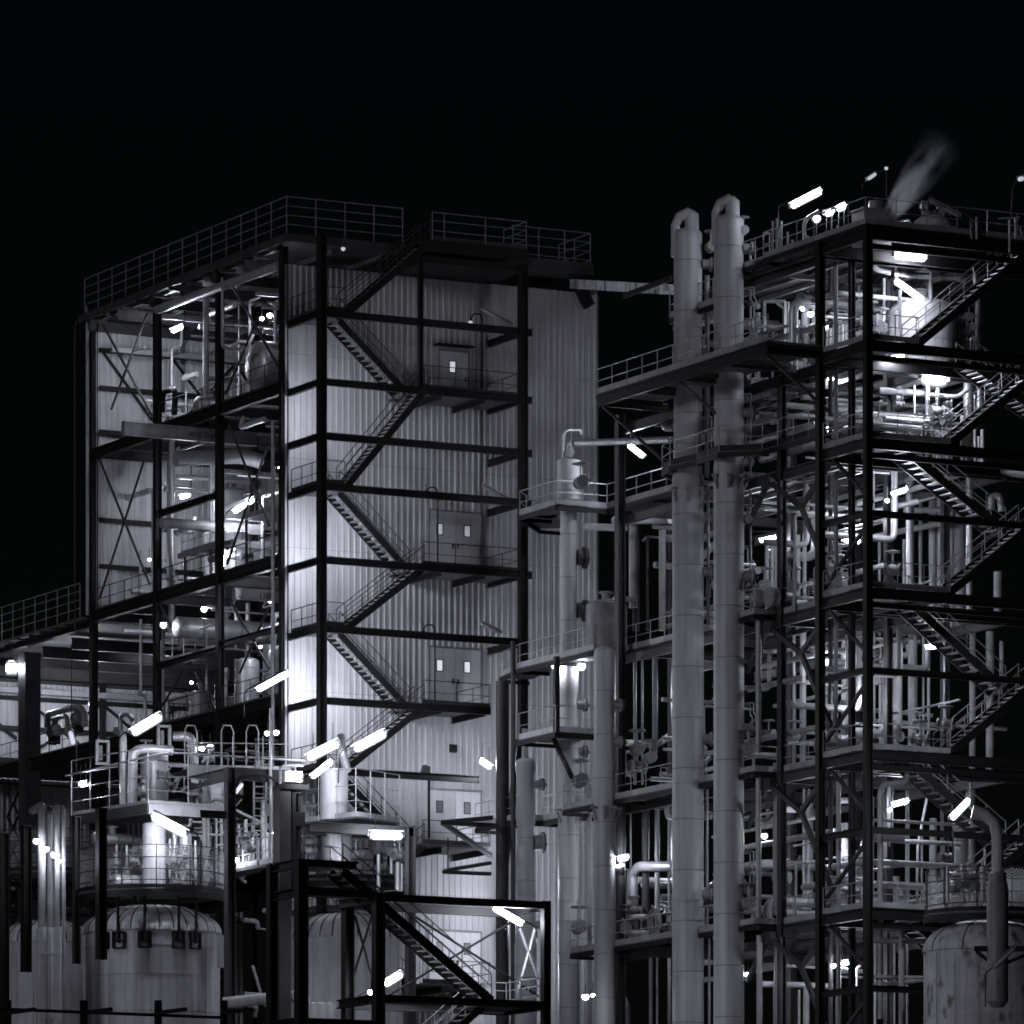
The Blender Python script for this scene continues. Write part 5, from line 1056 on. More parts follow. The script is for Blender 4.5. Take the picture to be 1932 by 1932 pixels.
# ================================================================ what crowds the right hand structure
def P_(c, pts, w, r, lab, m='pipe paint', bend=None, group=None, fl=()):
    return pipe([AT(Q(c,*p), w) for p in pts], r, lab, m, bend, group=group, flanges=fl)
def VP(c, x, y0, y1, w, r, lab, m='pipe paint', group=None):
    a = AT(Q(c,x,y0), w); zb = AT(Q(c,x,y1), w).z; zt = a.z; lv = LB+[RB]; long_ = zt-zb > 2.4
    up_ = [z for z in lv if z >= zt-.4]; dn = [z for z in lv if z <= zb+.5]      # stand it on the floor below it, long ones reach the floor above
    if dn and zb-dn[-1] < 3.6: zb = dn[-1]
    if long_ and up_ and up_[0]-zt < 3.6: zt = up_[0]-.1
    return pipe([V((a.x,a.y,zt)), V((a.x,a.y,zb))], r, lab, m, group=group)
BP = 'bright pipe sheet'
# top storey
q = PD((1738,600), 273); vvessel((q.x,q.y,49.1), 1.45, 2.6, 'big rounded pale tank behind the topmost stair flight of the right tower', 'vessel paint', 3, .45)
VP('d',1235,925,1490,272,.09,'grey post in front of the big rounded tank')
VP('d',1005,1170,1485,270,.07,'thin bright post left in front of the big rounded tank',BP)
VP('d',1590,1200,1600,275,.13,'bright upright pipe right of the big rounded tank',BP)
for k,(x,y) in enumerate(((1520,1370),(1545,1450),(1500,1480),(1540,1540))):
    valve(AT(Q('d',x,y),274),(.2,1,.2),.12,f'small valve on the pipes right of the big rounded tank, number {k+1} of four downward','valves beside the rounded tank')
for k,x in enumerate((1430,1452,1475,1512,1550)): VP('d',x,1330+20*k,1590,274,.05,f'thin upright pipe right of the big rounded tank, number {k+1} of five','pipe paint','thin pipes beside the rounded tank')
P_('d',[(815,880),(820,1020),(940,1045)],272,.12,'white bent pipe left of the level lamp under the roof',BP,.25)
P_('d',[(970,1050),(1225,1072)],271,.13,'thick white level pipe between the two lamps under the roof',BP)
P_('d',[(540,888),(880,905)],276,.06,'upper thin level pipe under the roof left of the corner column',BP); P_('d',[(540,870),(735,880)],277,.05,'topmost thin level pipe under the roof left of the corner column')
P_('d',[(1260,940),(1560,970),(1570,1150)],271,.06,'thin bent pipe under the roof above the top flight',BP,.2)
P_('d',[(970,975),(1060,955)],271,.06,'short tilted pipe under the level lamp',BP)
VP('d',975,950,1050,271,.06,'short drop pipe beside the level lamp',BP)
P_('d',[(1300,1080),(1500,1095)],273,.12,'level pipe behind the handrail of the top flight')
t = thing('door_frame', 'pale box frame standing in the top storey right of the second tall column', 'box frame', AT(Q('r',400,1170),277)); w = 277
for a,b in (((280,650),(280,1170)),((535,640),(535,1170)),((270,640),(545,640)),((90,935),(500,960))): 
    g = M(); g.bar(AT(Q('r',*a),w), AT(Q('r',*b),w), .13, .13); g.build('frame_bar', 'pipe paint', t)
g = M(); g.bar(AT(Q('r',520,720),w), AT(Q('r',430,650),w), .16, .1); g.build('gusset', 'pipe paint', t)
for x,y0,y1,r,lab in ((590,975,1170,.13,'short fat upright pipe right of the pale box frame'),(795,600,1190,.19,'fat upright pipe with valve head left of the inner black column'),(715,870,1185,.06,'thin bright upright left of the fat upright pipe'),(700,420,720,.03,'thin lamp rod in the top storey'),(905,560,1160,.15,'dim upright pipe close to the inner black column in the top storey'),(385,975,1155,.05,'thin upright inside the pale box frame'),(200,780,1150,.13,'dim upright pipe left of the pale box frame')):
    VP('r',x,y0,y1,278,r,lab)
valve(AT(Q('r',820,625),277.5),(1,.2,0),.22,'big grey valve head on the fat upright pipe of the top storey')
for k in range(9):
    x = 1060+38*k; VP('r',x,990-8*(k%3)-10*k,1090-12*k,271,.05+.02*(k%2),f'stubby bright upright at the fifth landing left side, number {k+1} of nine',BP,'stubby uprights')
P_('r',[(1060,200),(1070,320),(1110,330),(1120,190)],274,.07,'small bright pipe loop between the two black columns under the roof',BP,.1)
g = M(); q = AT(Q('r',1225,230),276); g.box(q,(.55,.4,.6)); g.box(q+V((0,-.21,.05)),(.3,.05,.3)); one(g,'control_box','pipe paint','grey control box between the two black columns under the roof','box')
hvessel(tuple(AT(Q('r',1420,230),275)), .35, 1.2, 'pale drum high left of the black corner column under the roof', 'vessel paint')
P_('r',[(1190,620),(1350,570)],275,.06,'bright slanting pipe in the top storey between the black columns',BP); P_('r',[(1180,460),(1510,480)],277,.2,'thick grey level pipe in the top storey between the black columns')
valve(AT(Q('r',1450,760),274),(.3,1,0),.3,'big pale valve left of the black corner column in the top storey')
# fourth storey: long bright level pipes
for c,pts,w,r,lab in (('s',((75,505),(650,545)),272,.14,'long white level pipe ending at the huge lamp'),('s',((690,562),(1000,585),(1090,580),(1230,480)),271,.09,'white pipe below the huge lamp bending up to the right'),('s',((75,665),(390,682)),273,.14,'second white level pipe below the huge lamp'),('s',((380,690),(780,725)),274,.10,'dim level pipe continuing behind the second white pipe'),
    ('s',((-260,800),(1010,885)),272.5,.17,'longest white level pipe across the fourth storey'),('s',((-300,1075),(480,1130)),271,.19,'low wide pale pipe just above the fourth landing'),('s',((75,590),(330,600)),274,.04,'thin level pipe between the white ones, upper'),('s',((75,720),(260,745),(340,730)),274,.05,'thin level pipe between the white ones, lower'),
    ('h',((610,275),(800,285)),274,.2,'fat pale pipe stub left of the corner column in the fourth storey'),('h',((540,370),(800,375)),275,.16,'pale pipe left of the corner column in the fourth storey, lower'),
    ('s',((100,930),(370,955),(370,1010)),273,.05,'thin bent pipe under the longest white pipe'),('s',((130,1065),(430,990)),272,.06,'thin slanting pipe under the longest white pipe'),('s',((540,1010),(820,1030)),271,.04,'thin level pipe near the flight foot in the fourth storey')):
    P_(c,pts,w,r,lab,BP,.2)
VP('s',1210,500,1310,272,.19,'tall bright post behind the third flight of the right tower',BP); VP('s',1140,830,980,271.5,.1,'short bright pipe left of the tall bright post',BP)
for k,(x,y0,y1,r) in enumerate(((690,440,530,.10),(815,480,540,.09),(955,640,830,.1),(690,650,1060,.04),(850,830,1170,.07),(550,900,1170,.07),(1000,620,800,.04),(520,440,510,.05),(1395,1010,1320,.09),(1350,1100,1320,.06),(1300,560,860,.06),(940,870,1190,.05),(770,990,1160,.06))):
    VP('s',x,y0,y1,271.5,r,f'bright upright pipe around the huge lamp of the fourth storey, number {k+1} of thirteen',BP,'upright pipes of the fourth storey')
for k,(x,y,r) in enumerate(((810,770,.16),(300,600,.1),(60,930,.2),(880,1120,.2),(650,1060,.12),(990,1070,.2),(560,940,.1),(930,900,.12),(320,680,.1),(640,1140,.14))):
    valve(AT(Q('s',x,y),271),(1,.3*(k%2),.1),r,f'small bright valve in the fourth storey near the huge lamp, number {k+1} of ten','valves of the fourth storey')
q = AT(Q('h',760,520),273); hvessel(tuple(q), .42, .8, 'pale fat drum left of the corner column in the fourth storey', 'vessel paint')
for k,(pts,r) in enumerate((([(130,1660),(140,1600),(260,1598)],.06),([(350,1608),(660,1640)],.06),([(140,1640),(660,1715)],.06),([(380,1660),(660,1680)],.05),([(80,1480),(85,1640),(130,1660)],.06),([(685,1600),(685,1740)],.07),([(580,1530),(580,1640)],.07),([(360,1690),(360,1830)],.07))):
    P_('r',pts,276,r,f'pale small pipe in the rack right of the second tall column, number {k+1} of eight',BP,.06,'small pipes in the rack')
P_('r',[(350,1840),(690,1750)],276,.12,'grey slanting pipe under the small pipe rack'); P_('r',[(300,1590),(310,1850)],277,.13,'dim upright post behind the small pipe rack')
P_('h',[(130,370),(440,400)],278,.13,'dim level pipe low in the fourth storey left part'); P_('h',[(15,430),(430,470)],277,.1,'dark level pipe low in the fourth storey left part')
P_('h',[(215,760),(180,740),(190,720),(250,725)],275,.1,'pale hose bend at the walkway edge in the fourth storey',BP,.1)
for k,(x,y) in enumerate(((230,620),(400,600),(290,640),(250,720))): valve(AT(Q('h',x,y),276),(1,.2,.1),.12,f'bright valve on the left side of the fourth storey, number {k+1} of four','valves of the fourth storey left side')
# third storey
VP('h',1122,1060,1720,275,.15,'pale upright double post in the third storey right of the corner column',BP); VP('h',1140,1100,1700,275.4,.08,'companion of the pale upright double post')
P_('h',[(860,1135),(1185,1062)],273,.12,'bright slanting beam pipe below the ring bracket lamp',BP)
P_('h',[(1030,1280),(1400,1205),(1440,1130),(1080,1120)],278,.13,'grey pipe with two bends in the third storey')
for k,(x,y0,y1,r) in enumerate(((910,1330,1500,.07),(1085,1330,1650,.08),(1200,900,1650,.08),(1285,1300,1700,.16),(1345,1280,1700,.2),(1480,1180,1700,.28),(1420,1300,1700,.1),(1560,1100,1710,.06),(970,1600,1700,.03),(115,1360,1640,.09),(150,1360,1640,.09),(185,1330,1600,.16),(335,1300,1640,.1),(380,1290,1640,.09))):
    VP('h',x,y0,y1,279,r,f'upright pipe in the dark third storey, number {k+1} of fourteen','pipe paint','upright pipes of the third storey')
VP('h',1545,820,1720,272,.14,'tall pale post behind the zigzag flights in the third storey',BP)
VP('h',1750,1560,1800,274,.2,'pale fat upright pipe right of the lower flight in the third storey'); 
P_('h',[(1700,1120),(1700,1030),(1760,1020),(1775,1130)],274,.16,'pale hooked pipe behind the upper flight of the third storey','insulation sheet',.3)
for k in range(2):
    t = thing('caged_ladder', ('left','right')[k]+' of two small caged ladders left of the corner column in the third storey', 'ladder', AT(Q('h',565+70*k,1560),275))
    q = AT(Q('h',565+70*k,1380),275); zb = AT(Q('h',565,1560),275).z
    for dx in (0,.4): g = M(); g.tube([V((q.x+dx,q.y,zb-1.5)),V((q.x+dx,q.y,q.z))],.03,6); g.build('rail','galvanised steel',t)
    for j in range(9): g = M(); z0 = zb-1+j*.38; g.tube([(q.x,q.y,z0),(q.x+.4,q.y,z0)],.02,6); g.build('rung','galvanised steel',t)
    for j in range(4): g = M(); z0 = zb+.2+j*.45; g.tube([(q.x,q.y,z0),(q.x-.1,q.y-.4,z0),(q.x+.2,q.y-.6,z0),(q.x+.5,q.y-.4,z0),(q.x+.4,q.y,z0)],.03,6); g.build('cage_hoop','galvanised steel',t)
for k in range(4): VP('h',1160+18*k,1640+6*k,1745,271,.05,f'little pale post on the third landing, number {k+1} of four','pipe paint','little posts on the third landing')
P_('h',[(1640,835),(1960,880)],271.5,.14,'pale level beam pipe at the right edge under the fourth landing',BP)
# second storey and lowest storey
for k,(x,y0,y1,r) in enumerate(((1597,1240,1400,.22),(1612,1180,1400,.06),(1665,1230,1330,.16),(1690,1225,1330,.06),(1722,1200,1330,.2),(1742,1240,1400,.05),(1650,1300,1410,.05),(1752,1300,1410,.07),(1835,1150,1420,.14),(1868,1180,1420,.18),(1890,1210,1300,.1),(1480,1185,1400,.1),(1498,1185,1400,.06),(1515,1240,1400,.14))):
    VP('o',x,y0,y1,277,r,f'upright pipe in the second storey of the right structure, number {k+1} of fourteen','pipe paint','upright pipes of the second storey')
for k,(x,y,r) in enumerate(((1665,1280,.2),(1600,1330,.16),(1735,1370,.14),(1690,1390,.16),(1610,1390,.14),(1500,1390,.16))): valve(PD((x,y),275),(1,.2,.1),r,f'dim valve in the second storey of the right structure, number {k+1} of six','valves of the second storey')
for k,(a,b) in enumerate((((1560,1200),(1800,1215)),((1440,1230),(1560,1222)),((1650,1360),(1900,1376)),((1450,1290),(1540,1285)),((1590,1335),(1760,1350)))): P_('o',[a,b],278,.09,f'dim level pipe in the second storey of the right structure, number {k+1} of five','pipe paint',None,'level pipes of the second storey')
P_('l',[(1210,390),(1200,430),(1060,450),(1042,500),(1042,1900)],('Y',-34.6),.12,'pale pipe hooked under the second landing and running down behind the corner column','pipe paint',.3)
g = M(); q = AT(Q('l',855,860),275); zb = AT(Q('l',855,1400),275).z; g.bx(q.x-.3,q.x+.3,q.y-.3,q.y+.3,zb,q.z); g.bx(q.x-.33,q.x+.33,q.y-.33,q.y+.33,zb+3.4,zb+3.6); one(g,'box_column','vessel paint','pale square column between the black columns in the lowest full storey','column')
VP('l',830,690,840,275,.2,'stacked pale fittings on top of the pale square column')
for k,(x,y0,y1,r) in enumerate(((1205,650,1020,.05),(1218,650,1020,.04),(1300,700,1000,.05),(1370,660,900,.16),(1545,650,950,.32),(1600,500,950,.22),(1690,720,900,.06),(570,690,1250,.06),(520,980,1300,.06),(600,900,1270,.06),(740,480,600,.05),(1090,1060,1200,.07),(1135,1020,1130,.2),(1175,1100,1230,.14),(610,1130,1260,.06))):
    VP('l',x,y0,y1,278,r,f'upright pipe in the lowest full storey of the right structure, number {k+1} of fifteen','pipe paint','upright pipes of the lowest full storey')
P_('l',[(1340,490),(1275,830),(1270,1250)],274,.06,'thin pale pipe kinked in the lowest full storey')
P_('l',[(770,548),(890,550)],274,.12,'short bright level pipe left of the corner column in the lowest full storey',BP)
P_('l',[(385,605),(520,605)],276,.14,'faint level light box left of the forked brace in the lowest full storey','vessel paint')
t = thing('door_frame','thin box frame standing on the lowest walkway left of the inner black column','box frame',AT(Q('l',520,1270),274))
for a,b in (((440,945),(440,1270)),((518,935),(518,1270)),((440,945),(518,935)),((518,935),(590,942))): g = M(); g.bar(AT(Q('l',*a),274),AT(Q('l',*b),274),.07,.07); g.build('frame_bar','pipe paint',t)
# below the lowest walkway
P_('l',[(415,1490),(418,1570),(650,1582)],274,.06,'bright thin pipe bending under the lowest walkway',BP,.1)
P_('l',[(780,1590),(850,1592),(862,1640),(862,1950)],272,.07,'bright pipe bending down behind the corner column at the bottom',BP,.15)
P_('l',[(940,1550),(895,1590),(893,1720)],272,.06,'thin bright pipe kinked at the bottom beside the corner column',BP,.1); VP('l',876,1580,1740,272.3,.06,'thin bright upright between the two bottom bends',BP)
VP('l',1175,1500,1950,266,.13,'pale upright pipe at the bottom left of the weathered tank'); P_('l',[(990,1418),(1310,1420)],266,.11,'pale level pipe at the bottom left of the weathered tank, upper'); P_('l',[(1000,1640),(1310,1645)],267,.08,'pale level pipe at the bottom left of the weathered tank, lower'); P_('l',[(1000,1700),(1310,1655)],268,.12,'grey slanting pipe at the bottom left of the weathered tank')
P_('l',[(310,1685),(540,1690),(750,1700)],276,.13,'pale level pipe at the bottom right of the tall columns',BP)
for k,(x,y0,y1,r) in enumerate(((400,1700,1960,.14),(585,1700,1960,.14),(540,1720,1960,.06),(690,1700,1960,.06),(1090,1580,1960,.04),(1130,1540,1960,.04),(1210,1520,1960,.06),(1010,1560,1960,.06),(780,1700,1960,.1))): VP('l',x,y0,y1,276,r,f'upright pipe below the lowest walkway of the right structure, number {k+1} of nine','pipe paint','upright pipes below the lowest walkway')
for k,(a,b,r) in enumerate((((800,1610),(975,1605),.1),((800,1640),(975,1645),.06),((1050,1540),(1130,1545),.08),((-60,1660),(110,1640),.12))): P_('l',[a,b],277,r,f'level pipe below the lowest walkway of the right structure, number {k+1} of four','pipe paint',None,'level pipes below the lowest walkway')
# equipment on the roof of the right structure
q = PD(Q('d',1250,740),267); t = thing('bolted_dome', 'pale dome with bolted rim and pipe fittings on the roof of the right structure', 'dome', V((q.x,q.y,RB)))
c = V((q.x,q.y,RB)); g = M(); g.lathe(c, [(1.0,0),(1.0,.35)]+[(a,.35+b) for a,b in dome(.95,.75)], 28); g.build('shell','vessel paint',t)
for k in range(18): a = 2*PI*k/18; g = M(); g.box(c+V((1.02*math.cos(a),1.02*math.sin(a),.4)),(.12,.12,.2)); g.build('bolt','pipe paint',t)
for dx, h in ((-.35,1.5),(0,1.3),(.45,1.6)): g = M(); g.lathe(c+V((dx,0,.7)),[(.16,0),(.16,h-.9),(.24,h-.9),(.24,h-.75),(.001,h-.7)],14); g.build('nozzle','pipe paint',t)
for dx, dz in ((-.6,1.4),(-.5,1.0),(.5,1.3)): g = M(); g.tube([c+V((dx,-.1,dz)),c+V((dx+.25,-.2,dz))],.2,14); g.build('motor','grey machinery paint',t)
q = PD(Q('d',795,690),269); g = M(); g.bx(q.x-.65,q.x+.65,q.y-.5,q.y+.5,RB,RB+1.6); g.bx(q.x-.7,q.x+.7,q.y-.55,q.y+.55,RB+1.6,RB+1.66); g.lathe((q.x+.2,q.y,RB+1.66),[(.3,0),(.3,.4),(.22,.4),(.2,.1)],16); one(g,'vent_box','grey machinery paint','grey vent box on the roof corner, source of the steam','box')
pipe([PD(Q('d',292,800),271),PD(Q('d',292,650),271),PD(Q('d',405,585),271)],.08,'bright bent pipe on the roof below the long tube lamp',BP,.3)
for k,x in enumerate((58,90,122,170,205,320,545)): VP('d',x,(660,640,660,740,800,770,690)[k],870-14*(k>2)-12*k,271,.05,f'thin post on the roof walkway left of the vent box, number {k+1} of seven','pipe paint','thin posts on the roof walkway')
for k,(x,y0,y1) in enumerate(((1580,630,770),(1825,650,890),(1870,640,790),(1540,640,765))): VP('d',x,y0,y1,266.5,.06,f'thin post on the right part of the roof, number {k+1} of four','pipe paint','thin posts on the right roof')
P_('d',[(1740,640),(1900,632)],266,.03,'thin level rod on the right part of the roof'); P_('d',[(880,690),(1080,645),(1085,710)],267.5,.05,'thin pale pipe in front of the bolted dome',BP,.1)
# ---- steam drifting up to the right
sp = PD((1668,418), 268.5); e = PD((1788,258), 268.5); ax = (e-sp); Ls = ax.length
sm = bpy.data.materials.new('steam'); sm.use_nodes = True; nt = sm.node_tree; N = nt.nodes; L_ = nt.links; N.remove(N['Principled BSDF'])
pv = N.new('ShaderNodeVolumePrincipled'); L_.new(pv.outputs[0], N['Material Output'].inputs['Volume']); pv.inputs['Color'].default_value = (.9,.92,1,1); pv.inputs['Anisotropy'].default_value = .2
def nd(op, a, b=None, c=None):
    n = N.new('ShaderNodeMath'); n.operation = op
    for i, v in enumerate((a,b,c)):
        if v is None: continue
        if isinstance(v,(int,float)): n.inputs[i].default_value = v
        else: L_.new(v, n.inputs[i])
    return n.outputs[0]
tc = N.new('ShaderNodeTexCoord'); sx = N.new('ShaderNodeSeparateXYZ'); L_.new(tc.outputs['Object'], sx.inputs[0])
t_ = nd('DIVIDE', sx.outputs[2], Ls); wv = nd('MULTIPLY', nd('SINE', nd('MULTIPLY', t_, 4.6)), .42)
n5 = N.new('ShaderNodeTexNoise'); n5.inputs['Scale'].default_value = .9; L_.new(tc.outputs['Object'], n5.inputs['Vector'])
xx = nd('SUBTRACT', nd('SUBTRACT', sx.outputs[0], wv), nd('MULTIPLY', nd('MULTIPLY', nd('SUBTRACT', n5.outputs['Fac'], .5), t_), 2.2)); R_ = nd('ADD', nd('MULTIPLY', t_, .85), .36)
rr = nd('DIVIDE', nd('SQRT', nd('ADD', nd('MULTIPLY', xx, xx), nd('MULTIPLY', sx.outputs[1], sx.outputs[1]))), R_)
fall = nd('MAXIMUM', nd('SUBTRACT', 1, rr), 0); nz = N.new('ShaderNodeTexNoise'); nz.inputs['Scale'].default_value = .8; nz.inputs['Detail'].default_value = 3
mp = N.new('ShaderNodeMapping'); mp.inputs['Scale'].default_value = (2.0,2.0,.55); L_.new(tc.outputs['Object'], mp.inputs[0]); L_.new(mp.outputs[0], nz.inputs['Vector'])
nn = nd('MAXIMUM', nd('SUBTRACT', nd('MULTIPLY', nz.outputs['Fac'], 5.), 2.0), 0); fade = nd('MAXIMUM', nd('SUBTRACT', 1, t_), 0)
den = nd('MULTIPLY', nd('MULTIPLY', nd('MULTIPLY', nd('MULTIPLY', fall, fall), nn), nd('POWER', fade, 1.7)), 15.); L_.new(den, pv.inputs['Density']); MATS['steam'] = sm
g = M(); g.lathe((0,0,0), [(.001,0),(.5,0),(1.2,Ls*.45),(1.6,Ls),(.001,Ls)], 20); so_ = g.build('steam_plume', 'steam'); so_.location = sp
so_.rotation_euler = ax.to_track_quat('Z','Y').to_euler(); tag(so_, 'pale wisp of steam drifting up to the right from the roof', 'steam')
# ================================================================ more plant inside the open bays of the tall building
names = {32.0:'lowest',38.3:'middle',44.55:'second',52.3:'top'}
ordn = ['first','second','third','fourth','fifth','sixth','seventh','eighth','ninth','tenth','eleventh','twelfth']
for z, hgt in ((32.0,5.7),(38.3,5.6),(44.55,7.1),(52.3,5.9)):
    items = []
    for k in range(9):
        x = rnd.uniform(1.2,8.5); y = rnd.uniform(1.5,19); h = rnd.choice((hgt*.98,hgt*.98,rnd.uniform(1.2,3.5))); items.append((proj(V((x,y,z)))[0],x,y,h,rnd.choice((.05,.07,.1,.14))))
    for k,(px,x,y,h,r) in enumerate(sorted(items)):
        pipe([(x,y,z),(x,y,z+h*.8),(x+.5,y,z+h*.82),(x+.5,y,z+h)] if k%3==1 else [(x,y,z),(x,y,z+h)], r, f'upright pipe inside the {names[z]} storey of the tall building, {ordn[k]} from left', BP if k%2 else 'pipe paint', .2, group=f'upright pipes in the {names[z]} storey')
    items = []
    for k in range(7):
        y = rnd.uniform(1.2,18); zz = z+hgt-rnd.uniform(.5,2.2) if k < 5 else z+rnd.uniform(.4,1.2); items.append((zz,y))
    for k,(zz,y) in enumerate(sorted(items,reverse=True)):
        x0 = rnd.uniform(.4,2.5); pipe([(x0,y,zz),(x0+rnd.uniform(3,7),y,zz)], rnd.choice((.05,.08,.12)), f'level pipe in the {names[z]} storey of the tall building, {ordn[k]} going down', BP if k%2 else 'insulation sheet', group=f'level pipes in the {names[z]} storey')
    items = sorted((proj(V((x,y,z)))[0],x,y) for x,y in ((rnd.uniform(.6,3.5),rnd.uniform(1,19)) for _ in range(6)))
    for k,(px,x,y) in enumerate(items):
        valve((x,y,z+rnd.uniform(.6,1.5)),(1,rnd.uniform(-.5,.5),0),rnd.choice((.1,.13,.16)),f'valve behind the railing of the {names[z]} storey, {ordn[k]} of six from the left',f'valves in the {names[z]} storey')
VP('e',1340,140,320,('Y',4),.03,'thin hanging rod in the second storey') if False else None
hvessel((2.3,3.2,45.5), .5, 1.6, 'small bright drum by the railing of the second storey near the wall corner', BP)
vvessel((1.0,6.0,38.3), .55, 2.2, 'squat bright tank by the wall corner in the middle storey', BP)
vvessel((2.4,16.8,32.0), .8, 3.0, 'wide grey tank in the lowest open storey', 'pipe paint')
pipe([PX(Q('i',1420,460),2.5)+V((0,0,0)),PX(Q('i',1300,440),2.5)],.2,'pale duct stub behind the portal top','insulation sheet') if False else None

# ---- smaller runs that fill each storey of the right structure and the deck above the guard ring
def rows(n, mk, lab, grp):
    for k in range(n): mk(k, f'{lab}, number {k+1} of {n}', grp)
SN = {26.1:'lowest full',32.5:'second',39.05:'third',45.1:'fourth',49.05:'fifth'}
for z, nm in SN.items():
    H = 3.6 if 45 < z < 46 else 4.2 if z > 48 else 6.1
    def lv(k, l, gr):
        y = rnd.uniform(-32.3,-19); x0 = rnd.uniform(9.2,12.5); L_ = rnd.uniform(2,5.5); zz = z+rnd.uniform(.5,H-.5); r = rnd.choice((.05,.07,.1,.14,.2)); e = rnd.random()
        pts = [(x0,y,zz),(x0+L_,y,zz)]
        if e < .35: pts.append((x0+L_,y,zz+(H-(zz-z)-.2)))
        elif e < .6: pts.insert(0,(x0,y+rnd.uniform(1.5,4),zz))
        elif e < .8: pts = [(x0,y,z)]+pts
        pipe(pts, r, l, 'pipe paint' if k%3 else BP, r*2.5, group=gr)
    rows(14, lv, f'level pipe crossing the {nm} storey of the right structure', f'crossing pipes of the {nm} storey')
    def dp(k, l, gr):
        x = rnd.uniform(9.2,16); zz = z+rnd.uniform(.8,H-.4); y = rnd.uniform(-32.5,-26); r = rnd.choice((.05,.08,.12)); pipe([(x,y,zz),(x,y+rnd.uniform(4,9),zz)], r, l, 'pipe paint', group=gr)
    rows(8, dp, f'receding pipe under the ceiling side of the {nm} storey, right structure', f'receding pipes of the {nm} storey')
    def vl(k, l, gr): valve((rnd.uniform(9.2,15.5),rnd.uniform(-32.6,-22),z+rnd.uniform(.5,2.2)),(rnd.uniform(-1,1),1,.1),rnd.choice((.1,.14,.18)),l,gr)
    rows(10, vl, f'valve on the floor of the {nm} storey, right structure', f'floor valves of the {nm} storey')
    def ng(k, l, gr):
        x = rnd.uniform(10.0,13.5); y = rnd.uniform(-20.5,-11); zz = z+rnd.uniform(.4,H-.4); pipe([(x,y,zz),(x+rnd.uniform(1.2,3),y,zz),(x+3,y,zz+rnd.uniform(.4,1.2))], rnd.choice((.06,.1,.15)), l, 'pipe paint', .25, group=gr)
    if z < 44: rows(9, ng, f'bent pipe in the {nm} storey left of the tall columns', f'bent pipes left of the tall columns, {nm} storey')
    for k in range(2):
        x, y = (10.6,-30.5) if k == 0 else (14.2,-27.5); q = ('nearer','farther')[k]
        if z < 44: hvessel((x,y,z+.95), .42, 1.4, f'grey motor drum on the floor of the {nm} storey, the {q} one', 'pipe paint', 'XY'[k], name='motor', cat='motor')
def fr(k, l, gr):
    px = 232+rnd.random()*190; y = 1405+rnd.random()*90; D = rnd.uniform(264,269); a = PD((px,y),D); h = rnd.uniform(.5,1.8)
    pipe([a, a+V((0,0,-h)), a+V((rnd.uniform(-.7,.7),.3,-h))] if k%2 else [a, a+V((rnd.uniform(.5,1.6),0,0)), a+V((.9,.5,-.6))], rnd.choice((.035,.05,.08)), l, BP, .12, group=gr)
rows(15, fr, 'small bright pipe around the shiny wide cylinder', 'small pipes around the wide cylinder')
def fr2(k, l, gr):
    px = 310+rnd.random()*110; y = 1470+rnd.random()*190; a = PD((px,y),rnd.uniform(263,267)); pipe([a, a+V((rnd.uniform(.3,.9),0,0)), a+V((rnd.uniform(.3,.9),.2,rnd.uniform(-1,1)))], rnd.choice((.035,.05,.08)), l, BP, .12, group=gr)
rows(15, fr2, 'small bright bent pipe right of the bright cylinder', 'small bent pipes right of the bright cylinder')
def fr3(k, l, gr):
    px = 440+rnd.random()*85; y = 1400+rnd.random()*260; a = PD((px,y),rnd.uniform(264,268)); pipe([a, a+V((rnd.uniform(-.8,.8),.2,0)), a+V((rnd.uniform(-.8,.8),.4,rnd.uniform(-1.4,1)))], rnd.choice((.03,.05,.07)), l, BP if k%2 else 'pipe paint', .12, group=gr)
rows(15, fr3, 'small bent pipe between the dark portal and the mast', 'small bent pipes behind the portal')
def fr4(k, l, gr):
    px = 445+rnd.random()*75; y = 1700+rnd.random()*200; a = PD((px,y),rnd.uniform(266,272)); pipe([a, a+V((rnd.uniform(.4,1.2),.2,0)), a+V((rnd.uniform(.4,1.2),.4,rnd.uniform(-1.4,1.4)))], rnd.choice((.04,.07,.1)), l, 'pipe paint', .15, group=gr)
rows(10, fr4, 'dim bent pipe low between the full tank and the black front frame', 'dim bent pipes low behind the front frame')
def fr5(k, l, gr): valve(PD((235+rnd.random()*180, 1420+rnd.random()*95), rnd.uniform(264,268)), (1,rnd.uniform(-.4,.4),0), rnd.choice((.08,.11,.14)), l, gr)
rows(12, fr5, 'small valve around the shiny wide cylinder', 'valves around the wide cylinder')
def fr6(k, l, gr): valve(PD((1170+rnd.random()*95, (1440,1700)[k%2]+rnd.random()*45), rnd.uniform(284,288)), (1,rnd.uniform(-.4,.4),0), rnd.choice((.1,.14,.2)), l, gr)
rows(10, fr6, 'grey valve behind the walkway rails left of the first tall column', 'valves left of the first tall column')

